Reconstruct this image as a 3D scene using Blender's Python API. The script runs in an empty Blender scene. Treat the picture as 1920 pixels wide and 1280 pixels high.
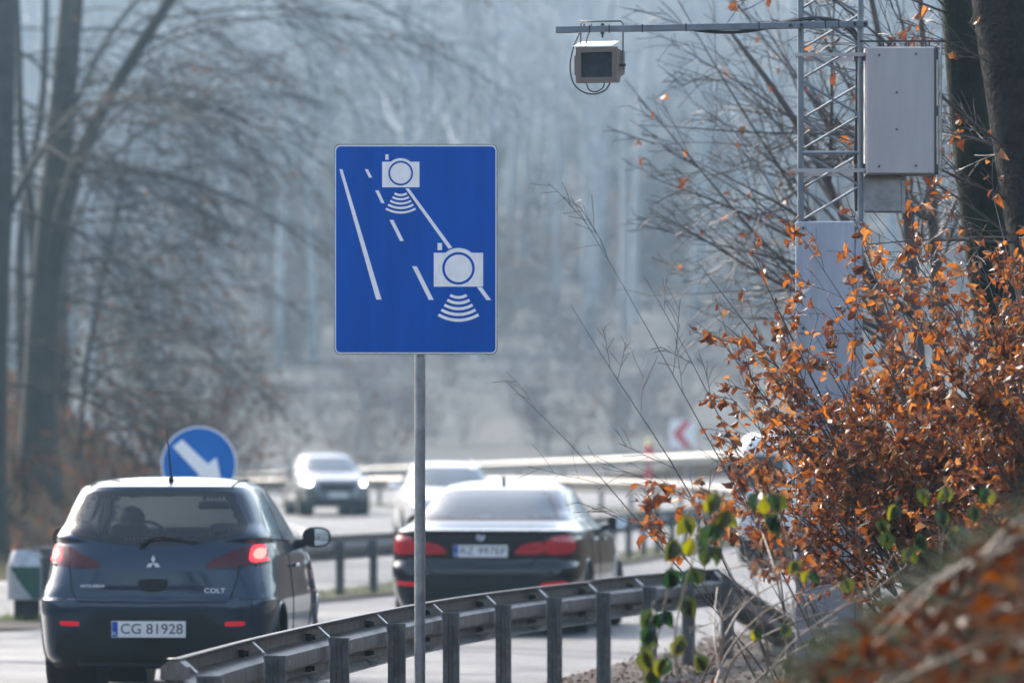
import bpy, bmesh, math, random
import numpy as np
from mathutils import Vector, Matrix
from mathutils.bvhtree import BVHTree
from mathutils.geometry import delaunay_2d_cdt
R = math.radians
SC = bpy.context.scene
COL = SC.collection

# ---------------------------------------------------------------- camera
F = 10667.0                      # pixels of focal length in the 1920 px wide photograph (200 mm lens)
CAMZ = 1.6
HOR = 877.0                      # horizon row in the photograph
cam = bpy.data.cameras.new('camera')
cam.lens = 200.0
cam.sensor_width = 36.0
cam.shift_y = (HOR - 640.0) / 1920.0
cam.clip_start = 0.5
cam.clip_end = 3000.0
cam.dof.use_dof = True
cam.dof.focus_distance = 31.3
cam.dof.aperture_fstop = 3.4
camo = bpy.data.objects.new('camera', cam)
camo.location = (0, 0, CAMZ)
camo.rotation_euler = (R(90), 0, 0)
COL.objects.link(camo)
SC.camera = camo

# ---------------------------------------------------------------- light
SUN_EL, SUN_AZ = 36.0, -38.0     # azimuth counted clockwise from +Y (ahead); the sun stands ahead on the left
world = bpy.data.worlds.new('World')
SC.world = world
world.use_nodes = True
wn = world.node_tree
bg = wn.nodes['Background']
sky = wn.nodes.new('ShaderNodeTexSky')
sky.sky_type = 'NISHITA'
sky.sun_disc = False
sky.sun_elevation = R(SUN_EL)
sky.sun_rotation = R(SUN_AZ)
sky.air_density = 1.0
sky.dust_density = 1.6
wb = wn.nodes.new('ShaderNodeMixRGB'); wb.blend_type = 'MULTIPLY'; wb.inputs[0].default_value = 1.0
wb.inputs[2].default_value = (1.20, 1.0, 0.84, 1)      # daylight white balance
wn.links.new(sky.outputs[0], wb.inputs[1]); wn.links.new(wb.outputs[0], bg.inputs[0])
bg.inputs[1].default_value = 0.15
sun = bpy.data.lights.new('sun', 'SUN')
sun.energy = 2.7
sun.angle = R(0.53)
sun.color = (1.0, 0.94, 0.85)
suno = bpy.data.objects.new('sun', sun)
sd = Vector((math.sin(R(SUN_AZ)) * math.cos(R(SUN_EL)), math.cos(R(SUN_AZ)) * math.cos(R(SUN_EL)), math.sin(R(SUN_EL))))
suno.rotation_euler = sd.to_track_quat('Z', 'Y').to_euler()
suno.location = (-30, 60, 60)
COL.objects.link(suno)
SC.view_settings.view_transform = 'Standard'
SC.view_settings.look = 'None'
SC.view_settings.gamma = 1.0
SC.view_settings.use_curve_mapping = False
SC.view_settings.exposure = 1.97
SC.cycles.max_bounces = 8
SC.cycles.transparent_max_bounces = 12
SC.cycles.volume_bounces = 0
SC.cycles.sample_clamp_indirect = 6.0
HAZE_DENSITY = 0.00076
HAZE_COLOR = (0.47, 0.75, 1.0, 1)
HAZE_ANISO = 0.84

# ---------------------------------------------------------------- helpers
def at(px, py, Y):
    """photograph pixel at distance Y -> point in the scene"""
    return Vector(((px - 960.0) / F * Y, Y, CAMZ - (py - HOR) / F * Y))

class MB:
    def __init__(s):
        s.v = []; s.f = []; s.m = []
    def add(s, vs, fs, mi=0):
        o = len(s.v)
        s.v.extend([tuple(p) for p in vs])
        for f in fs:
            s.f.append(tuple(i + o for i in f)); s.m.append(mi)
    def box(s, c, d, mi=0, M=None, bev=0.0):
        x, y, z = d[0] / 2, d[1] / 2, d[2] / 2
        if bev <= 0:
            vs = [Vector((sx * x, sy * y, sz * z)) for sx in (-1, 1) for sy in (-1, 1) for sz in (-1, 1)]
            fs = [(0, 1, 3, 2), (4, 6, 7, 5), (0, 4, 5, 1), (2, 3, 7, 6), (0, 2, 6, 4), (1, 5, 7, 3)]
        else:
            bm = bmesh.new(); bmesh.ops.create_cube(bm, size=1.0)
            for v in bm.verts: v.co = Vector((v.co.x * d[0], v.co.y * d[1], v.co.z * d[2]))
            bmesh.ops.bevel(bm, geom=bm.edges[:], offset=bev, segments=2, affect='EDGES', profile=0.5)
            bm.verts.index_update()
            vs = [v.co.copy() for v in bm.verts]; fs = [tuple(v.index for v in f.verts) for f in bm.faces]
            bm.free()
        if M: vs = [M @ v for v in vs]
        s.add([v + Vector(c) for v in vs], fs, mi)
    def tube(s, pts, rad, n=8, mi=0, cap=True):
        pts = [Vector(p) for p in pts]
        if not hasattr(rad, '__len__'): rad = [rad] * len(pts)
        N = len(pts); o = len(s.v)
        up = None
        for i, p in enumerate(pts):
            t = (pts[min(i + 1, N - 1)] - pts[max(i - 1, 0)])
            if t.length < 1e-9: t = Vector((0, 0, 1))
            t.normalize()
            if up is None:
                a = Vector((1, 0, 0)) if abs(t.x) < 0.8 else Vector((0, 1, 0))
                up = (a - t * a.dot(t)).normalized()
            else:
                up = up - t * up.dot(t)
                up = up.normalized() if up.length > 1e-6 else t.orthogonal().normalized()
            b = t.cross(up)
            for k in range(n):
                an = 2 * math.pi * k / n
                q = p + (up * math.cos(an) + b * math.sin(an)) * rad[i]
                s.v.append((q.x, q.y, q.z))
        for i in range(N - 1):
            for k in range(n):
                k2 = (k + 1) % n
                s.f.append((o + i * n + k, o + i * n + k2, o + (i + 1) * n + k2, o + (i + 1) * n + k)); s.m.append(mi)
        if cap:
            s.f.append(tuple(o + k for k in reversed(range(n)))); s.m.append(mi)
            s.f.append(tuple(o + (N - 1) * n + k for k in range(n))); s.m.append(mi)
    def prism(s, outline, fn, d0, d1, mi=0, side=True, back=True):
        """outline: 2-D loop; fn(u, v, d) -> point; between depths d0 (front) and d1"""
        n = len(outline)
        vs = [fn(u, v, d0) for u, v in outline] + [fn(u, v, d1) for u, v in outline]
        fs = [tuple(range(n))]
        if back: fs.append(tuple(range(2 * n - 1, n - 1, -1)))
        if side: fs += [(i, i + n, (i + 1) % n + n, (i + 1) % n) for i in range(n)]
        s.add(vs, fs, mi)
    def lathe(s, prof, M, n=24, mi=0):
        """prof: (radius, height) list turned about local Z then moved by matrix M"""
        o = len(s.v)
        for r, h in prof:
            for k in range(n):
                a = 2 * math.pi * k / n
                q = M @ Vector((r * math.cos(a), r * math.sin(a), h)); s.v.append((q.x, q.y, q.z))
        for i in range(len(prof) - 1):
            for k in range(n):
                k2 = (k + 1) % n
                s.f.append((o + i * n + k, o + i * n + k2, o + (i + 1) * n + k2, o + (i + 1) * n + k)); s.m.append(mi)
        s.f.append(tuple(o + k for k in reversed(range(n)))); s.m.append(mi)
        s.f.append(tuple(o + (len(prof) - 1) * n + k for k in range(n))); s.m.append(mi)
    def mesh(s, name, mats, smooth=False, angle=None):
        me = bpy.data.meshes.new(name)
        nv, nf = len(s.v), len(s.f)
        me.vertices.add(nv)
        me.vertices.foreach_set('co', np.array(s.v, dtype=np.float32).ravel())
        lens = np.array([len(f) for f in s.f], dtype=np.int32)
        me.loops.add(int(lens.sum()))
        me.loops.foreach_set('vertex_index', np.fromiter((i for f in s.f for i in f), dtype=np.int32, count=int(lens.sum())))
        me.polygons.add(nf)
        me.polygons.foreach_set('loop_start', (np.cumsum(lens) - lens).astype(np.int32))
        me.polygons.foreach_set('material_index', np.array(s.m, dtype=np.int32))
        me.polygons.foreach_set('use_smooth', np.full(nf, bool(smooth), dtype=bool))
        me.update(calc_edges=True)
        me.validate()
        if not isinstance(mats, (list, tuple)): mats = [mats]
        for m in mats: me.materials.append(m)
        if smooth and angle: me.set_sharp_from_angle(angle=R(angle))
        return me
    def build(s, name, mats, parent=None, smooth=False, angle=None, fix=False):
        me = s.mesh(name, mats, smooth, angle)
        if fix:
            bm = bmesh.new(); bm.from_mesh(me); bmesh.ops.recalc_face_normals(bm, faces=bm.faces[:]); bm.to_mesh(me); bm.free()
        o = bpy.data.objects.new(name, me)
        COL.objects.link(o)
        if parent: o.parent = parent
        return o

def tag(o, label=None, cat=None, group=None, kind=None):
    if label: o['label'] = label
    if cat: o['category'] = cat
    if group: o['group'] = group
    if kind: o['kind'] = kind
    return o
def thing(name, label, cat, loc=(0, 0, 0), rotz=0.0, group=None):
    o = bpy.data.objects.new(name, None); COL.objects.link(o)
    o.location = loc; o.rotation_euler = (0, 0, rotz); o.empty_display_size = 0.2
    return tag(o, label, cat, group)
def copy_tree(o, parent=None):
    c = o.copy(); COL.objects.link(c); c.parent = parent
    for ch in list(o.children): copy_tree(ch, c)
    return c
def crom(P, n=6, closed=False):
    P = [Vector(p) for p in P]; out = []
    N = len(P)
    for i in range(N if closed else N - 1):
        if closed: a, b, c, d = P[i - 1], P[i], P[(i + 1) % N], P[(i + 2) % N]
        else: a, b, c, d = P[max(i - 1, 0)], P[i], P[i + 1], P[min(i + 2, N - 1)]
        for k in range(n):
            t = k / n
            out.append(0.5 * ((2 * b) + (c - a) * t + (2 * a - 5 * b + 4 * c - d) * t * t + (3 * b - a - 3 * c + d) * t ** 3))
    if not closed: out.append(P[-1])
    return out
def rrect(x0, y0, x1, y1, r, n=6):
    out = []
    for cx, cy, a0 in ((x1 - r, y1 - r, 0), (x0 + r, y1 - r, 90), (x0 + r, y0 + r, 180), (x1 - r, y0 + r, 270)):
        for k in range(n + 1):
            a = R(a0 + 90 * k / n); out.append((cx + r * math.cos(a), cy + r * math.sin(a)))
    return out
def disc(cx, cy, r, n=40):
    return [(cx + r * math.cos(2 * math.pi * k / n), cy + r * math.sin(2 * math.pi * k / n)) for k in range(n)]
def text_mesh(body, size, extrude=0.001):
    cu = bpy.data.curves.new('lettering', 'FONT'); cu.body = body; cu.size = size; cu.extrude = extrude
    cu.align_x = 'CENTER'; cu.align_y = 'CENTER'; cu.resolution_u = 4
    o = bpy.data.objects.new('lettering', cu); COL.objects.link(o)
    dg = bpy.context.evaluated_depsgraph_get()
    me = bpy.data.meshes.new_from_object(o.evaluated_get(dg))
    bpy.data.objects.remove(o); bpy.data.curves.remove(cu)
    return me

# ---------------------------------------------------------------- materials
def mat(name, col=(0.5, 0.5, 0.5), rough=0.6, metal=0.0, spec=0.5, coat=0.0, emit=None, estr=0.0, noise=0.0, nscale=8.0, bump=0.0, bscale=40.0, col2=None, stretch=None):
    m = bpy.data.materials.new(name); m.use_nodes = True
    nt = m.node_tree; b = nt.nodes['Principled BSDF']
    b.inputs['Base Color'].default_value = (*col, 1); b.inputs['Roughness'].default_value = rough
    b.inputs['Metallic'].default_value = metal; b.inputs['Specular IOR Level'].default_value = spec
    b.inputs['Coat Weight'].default_value = coat; b.inputs['Coat Roughness'].default_value = 0.03; b.inputs['Coat IOR'].default_value = 1.42
    if emit: b.inputs['Emission Color'].default_value = (*emit, 1); b.inputs['Emission Strength'].default_value = estr
    if noise > 0 or col2:
        tc = nt.nodes.new('ShaderNodeTexCoord'); nz = nt.nodes.new('ShaderNodeTexNoise')
        nz.inputs['Scale'].default_value = nscale; nz.inputs['Detail'].default_value = 6; nz.inputs['Roughness'].default_value = 0.65
        cr = nt.nodes.new('ShaderNodeValToRGB')
        c2 = col2 or tuple(min(1, c * (1 + noise)) for c in col); c1 = col if col2 else tuple(c * (1 - noise) for c in col)
        cr.color_ramp.elements[0].position = 0.35; cr.color_ramp.elements[1].position = 0.65
        cr.color_ramp.elements[0].color = (*c1, 1); cr.color_ramp.elements[1].color = (*c2, 1)
        if stretch:
            mp = nt.nodes.new('ShaderNodeMapping'); mp.inputs['Scale'].default_value = stretch
            nt.links.new(tc.outputs['Object'], mp.inputs['Vector']); nt.links.new(mp.outputs[0], nz.inputs['Vector'])
        else: nt.links.new(tc.outputs['Object'], nz.inputs['Vector'])
        nt.links.new(nz.outputs['Fac'], cr.inputs['Fac'])
        nt.links.new(cr.outputs['Color'], b.inputs['Base Color'])
    if bump > 0:
        tc = nt.nodes.new('ShaderNodeTexCoord'); nz = nt.nodes.new('ShaderNodeTexNoise')
        nz.inputs['Scale'].default_value = bscale; nz.inputs['Detail'].default_value = 5
        bp = nt.nodes.new('ShaderNodeBump'); bp.inputs['Strength'].default_value = bump; bp.inputs['Distance'].default_value = 0.02
        nt.links.new(tc.outputs['Object'], nz.inputs['Vector']); nt.links.new(nz.outputs['Fac'], bp.inputs['Height'])
        nt.links.new(bp.outputs['Normal'], b.inputs['Normal'])
    return m
def leaf_mat(name, cols, trans=0.5, rough=0.35, spec=0.5):
    """leaves: colour varies leaf by leaf, light passes through"""
    m = bpy.data.materials.new(name); m.use_nodes = True
    nt = m.node_tree; b = nt.nodes['Principled BSDF']; out = nt.nodes['Material Output']
    ge = nt.nodes.new('ShaderNodeNewGeometry'); cr = nt.nodes.new('ShaderNodeValToRGB')
    e = cr.color_ramp.elements
    while len(e) < len(cols): e.new(0.5)
    for i, c in enumerate(cols): e[i].position = i / max(1, len(cols) - 1); e[i].color = (*c, 1)
    nt.links.new(ge.outputs['Random Per Island'], cr.inputs['Fac'])
    nt.links.new(cr.outputs['Color'], b.inputs['Base Color'])
    b.inputs['Roughness'].default_value = rough; b.inputs['Specular IOR Level'].default_value = spec
    tr = nt.nodes.new('ShaderNodeBsdfTranslucent'); mx = nt.nodes.new('ShaderNodeMixShader'); mx.inputs[0].default_value = trans
    sat = nt.nodes.new('ShaderNodeHueSaturation'); sat.inputs['Saturation'].default_value = 1.15; sat.inputs['Value'].default_value = 1.4
    nt.links.new(cr.outputs['Color'], sat.inputs['Color']); nt.links.new(sat.outputs['Color'], tr.inputs['Color'])
    nt.links.new(b.outputs[0], mx.inputs[1]); nt.links.new(tr.outputs[0], mx.inputs[2]); nt.links.new(mx.outputs[0], out.inputs['Surface'])
    return m
def glass_mat(name, tint=(0.75, 0.85, 0.85), refl=0.06, rcol=(1, 1, 1)):
    m = bpy.data.materials.new(name); m.use_nodes = True
    nt = m.node_tree; out = nt.nodes['Material Output']; nt.nodes.remove(nt.nodes['Principled BSDF'])
    tr = nt.nodes.new('ShaderNodeBsdfTransparent'); tr.inputs[0].default_value = (*tint, 1)
    gl = nt.nodes.new('ShaderNodeBsdfGlossy'); gl.inputs['Roughness'].default_value = 0.02; gl.inputs['Color'].default_value = (*rcol, 1)
    fr = nt.nodes.new('ShaderNodeFresnel'); fr.inputs['IOR'].default_value = 1.5
    ad = nt.nodes.new('ShaderNodeMath'); ad.operation = 'ADD'; ad.inputs[1].default_value = refl; ad.use_clamp = True
    mx = nt.nodes.new('ShaderNodeMixShader')
    nt.links.new(fr.outputs[0], ad.inputs[0]); nt.links.new(ad.outputs[0], mx.inputs[0])
    nt.links.new(tr.outputs[0], mx.inputs[1]); nt.links.new(gl.outputs[0], mx.inputs[2]); nt.links.new(mx.outputs[0], out.inputs['Surface'])
    return m
def ground_mat(name, stops, scale, detail=8, bump=0.6, scale2=3.0, rough=0.9, spec=0.2, distort=0.0):
    m = bpy.data.materials.new(name); m.use_nodes = True
    nt = m.node_tree; b = nt.nodes['Principled BSDF']
    ge = nt.nodes.new('ShaderNodeNewGeometry')
    n1 = nt.nodes.new('ShaderNodeTexNoise'); n1.inputs['Scale'].default_value = scale; n1.inputs['Detail'].default_value = detail; n1.inputs['Roughness'].default_value = 0.7
    n2 = nt.nodes.new('ShaderNodeTexNoise'); n2.inputs['Scale'].default_value = scale2; n2.inputs['Detail'].default_value = 4
    n1.inputs['Distortion'].default_value = distort
    mul = nt.nodes.new('ShaderNodeMath'); mul.operation = 'MULTIPLY_ADD'; mul.inputs[1].default_value = 0.5
    hal = nt.nodes.new('ShaderNodeMath'); hal.operation = 'MULTIPLY'; hal.inputs[1].default_value = 0.5
    nt.links.new(ge.outputs['Position'], n1.inputs['Vector']); nt.links.new(ge.outputs['Position'], n2.inputs['Vector'])
    nt.links.new(n2.outputs['Fac'], hal.inputs[0]); nt.links.new(n1.outputs['Fac'], mul.inputs[0]); nt.links.new(hal.outputs[0], mul.inputs[2])
    cr = nt.nodes.new('ShaderNodeValToRGB'); e = cr.color_ramp.elements
    while len(e) < len(stops): e.new(0.5)
    for i, (p, c) in enumerate(stops): e[i].position = p; e[i].color = (*c, 1)
    nt.links.new(mul.outputs[0], cr.inputs['Fac']); nt.links.new(cr.outputs['Color'], b.inputs['Base Color'])
    b.inputs['Roughness'].default_value = rough; b.inputs['Specular IOR Level'].default_value = spec
    bp = nt.nodes.new('ShaderNodeBump'); bp.inputs['Strength'].default_value = bump; bp.inputs['Distance'].default_value = 0.05
    nt.links.new(n1.outputs['Fac'], bp.inputs['Height']); nt.links.new(bp.outputs['Normal'], b.inputs['Normal'])
    return m

M = {}
M['asphalt'] = ground_mat('worn_shade_mottled_asphalt', [(0.40, (0.030, 0.031, 0.033)), (0.49, (0.070, 0.070, 0.072)), (0.58, (0.125, 0.122, 0.118))], 40, bump=0.5, scale2=0.6, rough=0.6, spec=0.5)  # dark and light patches partly imitate bands of tree shade
M['far_slope'] = ground_mat('haze_paled_slope', [(0.35, (0.05, 0.056, 0.06)), (0.5, (0.07, 0.076, 0.078)), (0.68, (0.088, 0.09, 0.09))], 1.5, bump=1.0, scale2=0.2)  # slope greyed and lightened in colour to imitate distant haze
M['gravel'] = ground_mat('gravel_soil', [(0.36, (0.016, 0.013, 0.011)), (0.48, (0.055, 0.045, 0.038)), (0.58, (0.13, 0.12, 0.108)), (0.68, (0.05, 0.04, 0.032))], 14, bump=1.0, scale2=2.0)
M['forest_floor'] = ground_mat('leaf_litter_soil', [(0.35, (0.006, 0.004, 0.003)), (0.48, (0.022, 0.010, 0.005)), (0.56, (0.016, 0.017, 0.006)), (0.68, (0.036, 0.017, 0.008))], 6, bump=1.0, scale2=0.7, spec=0.02)  # soil colours darkened to stand in for shade on the right bank
M['galv'] = mat('galvanised_steel', (0.30, 0.31, 0.32), 0.42, 0.75, 0.5, noise=0.22, nscale=9, bump=0.05, bscale=120)
M['galv_dark'] = mat('weathered_galvanised_post', (0.105, 0.105, 0.107), 0.55, 0.45, 0.5, noise=0.35, nscale=14)
M['rail'] = mat('dusty_guard_rail', (0.185, 0.17, 0.16), 0.5, 0.5, 0.5, noise=0.34, nscale=14, stretch=(1, 1, .35), bump=0.08, bscale=20)
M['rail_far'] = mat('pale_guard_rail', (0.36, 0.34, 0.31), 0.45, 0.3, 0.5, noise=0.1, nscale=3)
M['bolt'] = mat('dark_bolt', (0.035, 0.035, 0.04), 0.5, 0.5)
M['mast'] = mat('zinc_mast_paint', (0.17, 0.195, 0.225), 0.45, 0.5, 0.5, noise=0.15, nscale=12)
M['mast_panel'] = mat('zinc_cladding', (0.36, 0.40, 0.47), 0.45, 0.35, 0.5, noise=0.16, nscale=8, stretch=(1, 1, .12))
M['cabinet'] = mat('grey_cabinet_paint', (0.40, 0.385, 0.385), 0.5, 0.0, 0.3, noise=0.09, nscale=7, stretch=(1, 1, .15))
M['cabinet_dark'] = mat('cabinet_gasket', (0.05, 0.052, 0.055), 0.5)
M['camera_body'] = mat('camera_housing_brown', (0.15, 0.112, 0.098), 0.5, 0.1, noise=0.08)
M['camera_hood'] = mat('camera_hood_white', (0.78, 0.78, 0.76), 0.4)
M['camera_glass'] = mat('camera_window', (0.02, 0.03, 0.04), 0.06, 0.0, 0.5, noise=0.5, nscale=14)
M['cable'] = mat('black_cable', (0.02, 0.02, 0.022), 0.5)
M['sign_blue'] = mat('sign_blue', (0.0, 0.085, 0.42), 0.5, spec=0.05, noise=0.13, nscale=9, stretch=(1, 1, .10))
M['sign_white'] = mat('sign_white', (0.93, 0.90, 0.88), 0.6, spec=0.1, noise=0.06, nscale=40, stretch=(1, 1, .4))
M['sign_edge'] = mat('sign_metal_edge', (0.25, 0.26, 0.27), 0.45, 0.6, noise=0.3, nscale=30)
M['sign_blue2'] = mat('round_sign_blue', (0.0, 0.14, 0.48), 0.5, spec=0.12, noise=0.08, nscale=5)
M['sign_red'] = mat('sign_red', (0.62, 0.04, 0.06), 0.45)
M['green'] = mat('reflective_green', (0.0, 0.055, 0.034), 0.4, noise=0.12, nscale=9)
M['nose_white'] = mat('dirty_white_film', (0.33, 0.335, 0.34), 0.5, noise=0.12, nscale=9)
M['yellow'] = mat('pale_yellow_paint', (0.75, 0.65, 0.30), 0.5)
M['rubber'] = mat('tyre_rubber', (0.013, 0.013, 0.014), 0.8, spec=0.2)
M['rim'] = mat('alloy_rim', (0.42, 0.43, 0.45), 0.3, 0.9)
M['black'] = mat('black_plastic', (0.010, 0.012, 0.015), 0.7, spec=0.25)
M['gloss_black'] = mat('gloss_black_trim', (0.008, 0.009, 0.011), 0.12)
M['cloth'] = mat('seat_cloth', (0.03, 0.033, 0.04), 0.9)
M['jacket'] = mat('dark_jacket', (0.035, 0.04, 0.055), 0.85)
M['hair'] = mat('dark_hair', (0.02, 0.014, 0.01), 0.6)
M['skin'] = mat('skin', (0.45, 0.27, 0.19), 0.55)
M['red_cloth'] = mat('red_cloth', (0.35, 0.015, 0.03), 0.85)
M['colt_paint'] = mat('blue_grey_metallic_paint', (0.008, 0.022, 0.046), 0.36, 0.5, 0.1, coat=1.0)
M['bmw_paint'] = mat('black_blue_paint', (0.004, 0.007, 0.013), 0.25, 0.2, 0.05, coat=1.0)
M['silver_paint'] = mat('silver_paint', (0.10, 0.115, 0.13), 0.3, 0.6, 0.5, coat=1.0)
M['dark_paint'] = mat('dark_grey_paint', (0.05, 0.06, 0.075), 0.3, 0.5, 0.5, coat=1.0)
M['white_paint'] = mat('white_paint', (0.75, 0.76, 0.77), 0.35, 0.0, 0.5, coat=0.8)
M['chrome'] = mat('chrome', (0.75, 0.76, 0.78), 0.15, 1.0)
M['badge'] = mat('badge_silver', (0.72, 0.74, 0.78), 0.3, 0.3)
M['plate'] = mat('plate_white', (0.66, 0.67, 0.68), 0.4)
M['plate_ink'] = mat('plate_black', (0.02, 0.02, 0.025), 0.5)
M['plate_blue'] = mat('plate_blue', (0.0, 0.05, 0.32), 0.4)
M['badge_blue'] = mat('badge_blue', (0.02, 0.16, 0.5), 0.3)
M['lamp_red'] = mat('red_lamp_lens', (0.065, 0.003, 0.008), 0.2, 0.0, 0.3, coat=0.15)
M['lamp_red_bright'] = mat('red_lamp_lens_clear', (0.24, 0.006, 0.016), 0.15, 0.0, 0.5, coat=0.5, emit=(1, 0.02, 0.03), estr=0.02)
M['lamp_lit'] = mat('lit_tail_lamp', (0.30, 0.006, 0.012), 0.35, spec=0.2, emit=(1.0, 0.028, 0.04), estr=0.8)
M['lamp_hot'] = mat('lit_tail_lamp_bulb', (0.5, 0.05, 0.05), 0.35, spec=0.2, emit=(1.0, 0.16, 0.13), estr=1.0)
M['reflector'] = mat('red_reflector', (0.5, 0.008, 0.02), 0.2, emit=(1, 0.01, 0.02), estr=0.06)  # slight glow painted in; a reflector gives no light of its own
M['headlamp'] = mat('lit_headlamp', (1, 1, 1), 0.2, emit=(1.0, 0.93, 0.78), estr=8.0)
M['headlamp_clear'] = mat('headlamp_lens', (0.6, 0.62, 0.65), 0.08, 0.4)
M['glass_clear'] = glass_mat('clear_glass', (0.80, 0.88, 0.86), 0.02)
M['glass_tint'] = glass_mat('tinted_glass', (0.70, 0.77, 0.77), 0.01)
M['glass_dark'] = glass_mat('dark_tinted_glass', (0.10, 0.12, 0.13), 0.05, (0.80, 0.92, 1.0))
M['mirror'] = mat('mirror_glass', (0.8, 0.82, 0.84), 0.02, 1.0)
M['bark_dark'] = mat('mossy_dark_bark', (0.009, 0.0085, 0.007), 0.9, spec=0.1, col2=(0.020, 0.026, 0.013), nscale=2.5, bump=0.8, bscale=18)
M['bark_black'] = mat('dark_rough_bark', (0.008, 0.0075, 0.0075), 0.9, spec=0.1, col2=(0.024, 0.022, 0.020), nscale=7, bump=1.0, bscale=25)
M['bark_grey'] = mat('grey_bark', (0.028, 0.028, 0.026), 0.85, spec=0.2, col2=(0.05, 0.05, 0.045), nscale=2, bump=0.5, bscale=12)
M['bark_beech_hazed'] = mat('haze_paled_beech_bark', (0.25, 0.27, 0.29), 0.8, spec=0.3, col2=(0.36, 0.38, 0.40), nscale=1.5)  # haze painted into the bark colour so far trunks blend
M['twig'] = mat('brown_twig', (0.055, 0.042, 0.038), 0.55, spec=0.5)
M['twig_pale'] = mat('haze_paled_brushwood', (0.125, 0.137, 0.15), 0.8, spec=0.2)  # bluish pale tint mimics haze over the far brush
M['twig_dark'] = mat('dark_twig', (0.022, 0.020, 0.020), 0.7, spec=0.2)
M['twig_grey'] = mat('grey_twig', (0.05, 0.046, 0.045), 0.5, spec=0.5)
M['cane'] = mat('pale_dry_cane', (0.22, 0.17, 0.12), 0.6, col2=(0.09, 0.06, 0.045), nscale=6)
M['beech_leaf'] = leaf_mat('copper_beech_leaf', [(0.05, 0.020, 0.013), (0.14, 0.050, 0.026), (0.22, 0.080, 0.030), (0.33, 0.135, 0.050), (0.26, 0.14, 0.07), (0.08, 0.034, 0.024), (0.18, 0.062, 0.025)], 0.5, 0.42, 0.4)
M['bramble_leaf'] = leaf_mat('green_bramble_leaf', [(0.008, 0.022, 0.009), (0.013, 0.030, 0.011), (0.045, 0.055, 0.010), (0.13, 0.125, 0.013), (0.011, 0.025, 0.012)], 0.5, 0.3, 0.6)
M['dry_leaf'] = leaf_mat('fallen_leaf', [(0.018, 0.007, 0.004), (0.055, 0.015, 0.005), (0.085, 0.026, 0.008), (0.026, 0.009, 0.005), (0.05, 0.026, 0.014)], 0.3, 0.8, 0.04)  # leaf colours darkened in place of shade
M['bank_leaf'] = leaf_mat('brown_bank_leaf', [(0.05, 0.028, 0.021), (0.12, 0.06, 0.038), (0.18, 0.085, 0.05), (0.08, 0.05, 0.038)], 0.3, 0.8, 0.04)
M['bank_soil'] = ground_mat('mossy_bank_soil', [(0.35, (0.025, 0.018, 0.014)), (0.48, (0.07, 0.045, 0.032)), (0.56, (0.055, 0.058, 0.022)), (0.68, (0.10, 0.07, 0.05))], 5, bump=1.0, scale2=0.5, spec=0.05)
M['litter_leaf'] = leaf_mat('shade_darkened_leaf', [(0.020, 0.008, 0.005), (0.075, 0.020, 0.006), (0.11, 0.034, 0.010), (0.03, 0.011, 0.006), (0.09, 0.05, 0.028)], 0.35, 0.5, 0.10)  # bank leaves darkened to imitate shade, kept slightly glossy
M['dead_grass'] = leaf_mat('dead_grass', [(0.028, 0.036, 0.022), (0.05, 0.052, 0.032), (0.02, 0.03, 0.019), (0.085, 0.07, 0.045)], 0.35, 0.6, 0.3)
M['green_grass'] = leaf_mat('short_green_grass', [(0.05, 0.09, 0.02), (0.10, 0.14, 0.03), (0.14, 0.14, 0.05)], 0.35, 0.6, 0.3)
M['paint_line'] = ground_mat('road_paint', [(0.3, (0.35, 0.35, 0.34)), (0.6, (0.62, 0.62, 0.60))], 30, bump=0.2, scale2=2.0, rough=0.6)

# ---------------------------------------------------------------- terrain, road
def sstep(a, b, x):
    t = np.clip((x - a) / (b - a), 0, 1); return t * t * (3 - 2 * t)
TOE_R = np.array([(-60, .9), (0, .8), (8, .35), (14, -.62), (18, -.5), (24, .6), (33, 1.5), (46, 3.2), (60, 5.2), (93, 10.5), (115, 13.6), (132, 14.5), (152, 13.5), (168, 11.0), (178, 8.0)])
LPTS = [(-14, -40), (-14, -10), (-13, 20), (-12.3, 40), (-10.5, 60), (-8, 75), (-6, 90), (-4.8, 105), (-4.6, 115), (-5.3, 127), (-7.5, 139), (-13, 150), (-25, 160), (-48, 166)]
RPTS = [(-5.0, -40), (-3.8, -10), (-2.35, 20), (0.1, 41), (3.0, 59), (5.4, 75), (8.0, 93), (11.0, 113), (12.2, 132), (11.2, 150), (7.2, 168), (-3, 181), (-16, 188), (-45, 196)]
LC = np.array([p[:2] for p in crom([(x, y, 0) for x, y in LPTS], 8)])
RC = np.array([p[:2] for p in crom([(x, y, 0) for x, y in RPTS], 8)])
def zroad(X, Y):
    X = np.asarray(X, float); Y = np.asarray(Y, float)
    u = np.clip(Y, 75, 170) - 75
    return 1.15e-4 * u * u + 0.04 * np.clip(X, -40, 40) * sstep(110, 175, Y)
def vnoise(X, Y, s, seed=0):
    return (np.sin(X * s * 1.3 + Y * s * .7 + seed) + np.sin(X * s * .6 - Y * s * 1.7 + 2 * seed) + np.sin((X + Y) * s * 2.3 + seed * 3) * .5) / 2.5
def seg_dist(X, Y, C):
    """signed distance to a polyline (positive on its right-hand side seen along the line)"""
    best = np.full(X.shape, 1e9); sg = np.zeros(X.shape)
    for (x0, y0), (x1, y1) in zip(C[:-1], C[1:]):
        dx, dy = x1 - x0, y1 - y0; L2 = dx * dx + dy * dy
        if L2 < 1e-9: continue
        t = np.clip(((X - x0) * dx + (Y - y0) * dy) / L2, 0, 1)
        ex, ey = X - x0 - t * dx, Y - y0 - t * dy
        d = np.hypot(ex, ey); cr = dy * ex - dx * ey
        m = d < best; best = np.where(m, d, best); sg = np.where(m, np.sign(cr), sg)
    return best * sg
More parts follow.
